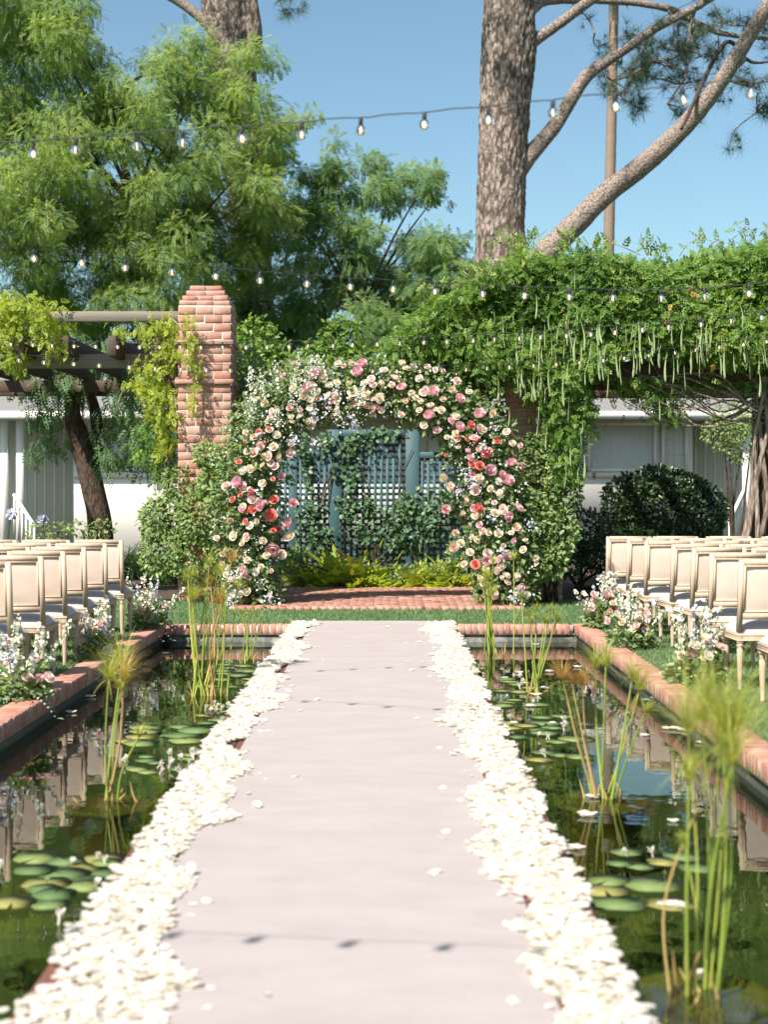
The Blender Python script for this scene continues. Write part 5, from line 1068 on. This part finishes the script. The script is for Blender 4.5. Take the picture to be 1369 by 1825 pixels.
lily(900, 1235, 10, .28, .9, .10, 8, 'pads and fallen white petals along the walkway near the arch')
lily(1110, 1590, 5, .24, .22, .115, 0, 'smooth green pads beside the large papyrus')
lily(1140, 1535, 6, .26, .16, .09, 2, 'reddish submerged looking pads between the two papyrus pots')
lily(1000, 1350, 4, .16, .22, .09, 1, 'few pads floating before the bent brown papyrus')
q = Acc()
for k in range(6):
    an = k * 1.05; q.inst(PT[k % 3][0], PT[k % 3][1], np.array([[0, 0, .05 + .03 * (k % 2)]]), frames(np.array([[math.cos(an), math.sin(an), .25]]), np.array([[0, 0, 1.]])), np.array([.9]), .65)
FB = q.mesh('floating_blossom', m_petal, True)
fl = [(1200, 1300, .05), (1215, 1302, .05), (1190, 1300, .045), (1225, 1304, .045), (1055, 1422, .05), (1047, 1455, .06), (1028, 1514, .05), (1205, 1618, .05), (1190, 1617, .05), (1250, 1325, .04), (1150, 1312, .04), (1030, 1190, .05), (935, 1220, .05), (955, 1240, .055), (925, 1200, .045), (970, 1228, .05), (900, 1210, .045), (945, 1260, .05), (915, 1290, .04), (980, 1198, .05), (1200, 1465, .035), (985, 1290, .035), (160, 1243, .05), (126, 1271, .05), (295, 1166, .05), (240, 1182, .03), (955, 1150, .05), (1245, 1735, .03)]
for (x, y, s_) in fl:
    d = (H - WZ) * F / (y - CY); xx = (x - CX) * d / F
    if DX0 - .06 < xx < DX1 + .06: xx = DX1 + .08 if xx > 0 else DX0 - .08
    o = link('floating_blossom', FB, None, (xx, d, WZ + .002), (0, 0, r.uniform(0, 6)), label='white blossom fallen loose on the pond water', cat='blossom', group='blossoms floating on the pond'); o.scale = (s_, s_, s_ * .8)

# ------------------------------------------------------------------ festoon lights
q = Acc(); R0 = .028; prof = [(.010, -.030), (.013, -.036)] + [(R0 * math.sin(a_), -.062 - R0 * math.cos(a_ )* -1 * -1) for a_ in ()]
prof = [(.0115, -.032), (.015, -.040)] + [(R0 * math.cos(t), -.064 - R0 * math.sin(t)) for t in np.linspace(-.75, 1.5, 8)]
lathe(q, prof, 12); BULB = q.mesh('bulb', m_glass, True)
q = Acc(); lathe(q, [(0, .003), (.009, .003), (.0115, -.004), (.012, -.033), (.011, -.037), (0, -.037)], 10); SOCK = q.mesh('socket', m_socket, True)
q = Acc(); tube(q, [[0, 0, -.038], [0, 0, -.050]], .003, 5, k=0); tube(q, [[-.006, 0, -.050], [-.008, 0, -.074], [0, .003, -.082], [.008, 0, -.074], [.006, 0, -.050]], .0042, 6, k=3); FIL = q.mesh('filament', m_fil, True)
def festoon(pts, label, step=.315, off=0.0, wr=.0032, bs=.92, seed=1):
    r = RNG(seed); c = spline(pts, 24); seg = np.linalg.norm(np.diff(c, axis=0), axis=1); cum = np.concatenate([[0], np.cumsum(seg)])
    root = thing('string_lights', label, 'string lights', tuple(c[0])); a = Acc()
    s_ = np.arange(0, cum[-1], .04); w = np.stack([np.interp(s_, cum, c[:, j]) for j in range(3)], 1); w[:, 2] -= .006 * (1 - np.cos((s_ - off) / step * 2 * np.pi)) * -.6; w += r.normal(size=w.shape) * .0012
    tube(a, w, wr, 6, k=0); a.build('cable', m_wire, root, smooth=True)
    for t in np.arange(off, cum[-1], step):
        p = np.array([np.interp(t + r.normal() * .012, cum, c[:, j]) for j in range(3)]) + np.array([0, 0, -.004]); rt = (r.normal() * .07, r.normal() * .07, r.uniform(0, 6))
        b_ = link('bulb', BULB, root, p, rt); b_.scale = (bs, bs, bs)
        for nm, me in (('socket', SOCK), ('filament', FIL)):
            o = bpy.data.objects.new(nm, me); COL.objects.link(o); o.parent = b_
def sw(x, y, d): return P(x, y, d)
festoon([[-6.6, 1.2 + 1.0, 3.55], [-3.3, 2.55, 3.40], [-1.67, 2.42, 3.37], [0, 2.20, 3.38], [3.0, 1.9, 3.6]], 'festoon string whose bulbs throw dots on the near end of the runner', .317, .10, .0024)
festoon([sw(-250, 262, 8.0), sw(0, 256, 7.75), sw(250, 238, 7.45), sw(480, 222, 7.25), sw(690, 206, 7.1), sw(850, 192, 6.95), sw(1100, 166, 6.7), sw(1369, 138, 6.4), sw(1600, 110, 6.2)], 'highest festoon string, big clear bulbs crossing before the pine trunk', .318, .10, seed=2)
festoon([sw(-260, 410, 9.1), sw(0, 438, 9.5), sw(270, 466, 9.9), sw(500, 487, 10.1), sw(700, 500, 10.2), sw(830, 507, 10.25), sw(1000, 514, 10.2), sw(1200, 516, 10.0), sw(1369, 504, 9.7), sw(1600, 480, 9.3)], 'festoon string passing just above the stepped pillar top', .315, .18, seed=3)
festoon([sw(-300, 585, 18.2), sw(0, 604, 17.4), sw(300, 610, 16.6), sw(560, 607, 15.7), sw(850, 596, 14.6), sw(1000, 588, 13.9), sw(1140, 577, 13.3), sw(1369, 553, 12.6), sw(1650, 515, 12.0)], 'festoon string crossing the bare pillar below its upper brick band', .29, .05, seed=4)
festoon([sw(-300, 600, 15.0), sw(0, 630, 15.4), sw(150, 640, 15.6), sw(320, 649, 16.0), sw(560, 652, 16.7), sw(760, 652, 17.2), sw(900, 646, 17.5), sw(1050, 636, 17.7), sw(1200, 620, 17.75), sw(1369, 600, 17.75), sw(1600, 570, 17.8)], 'lowest festoon string, passing in front of the flower arch top', .295, .12, seed=5)
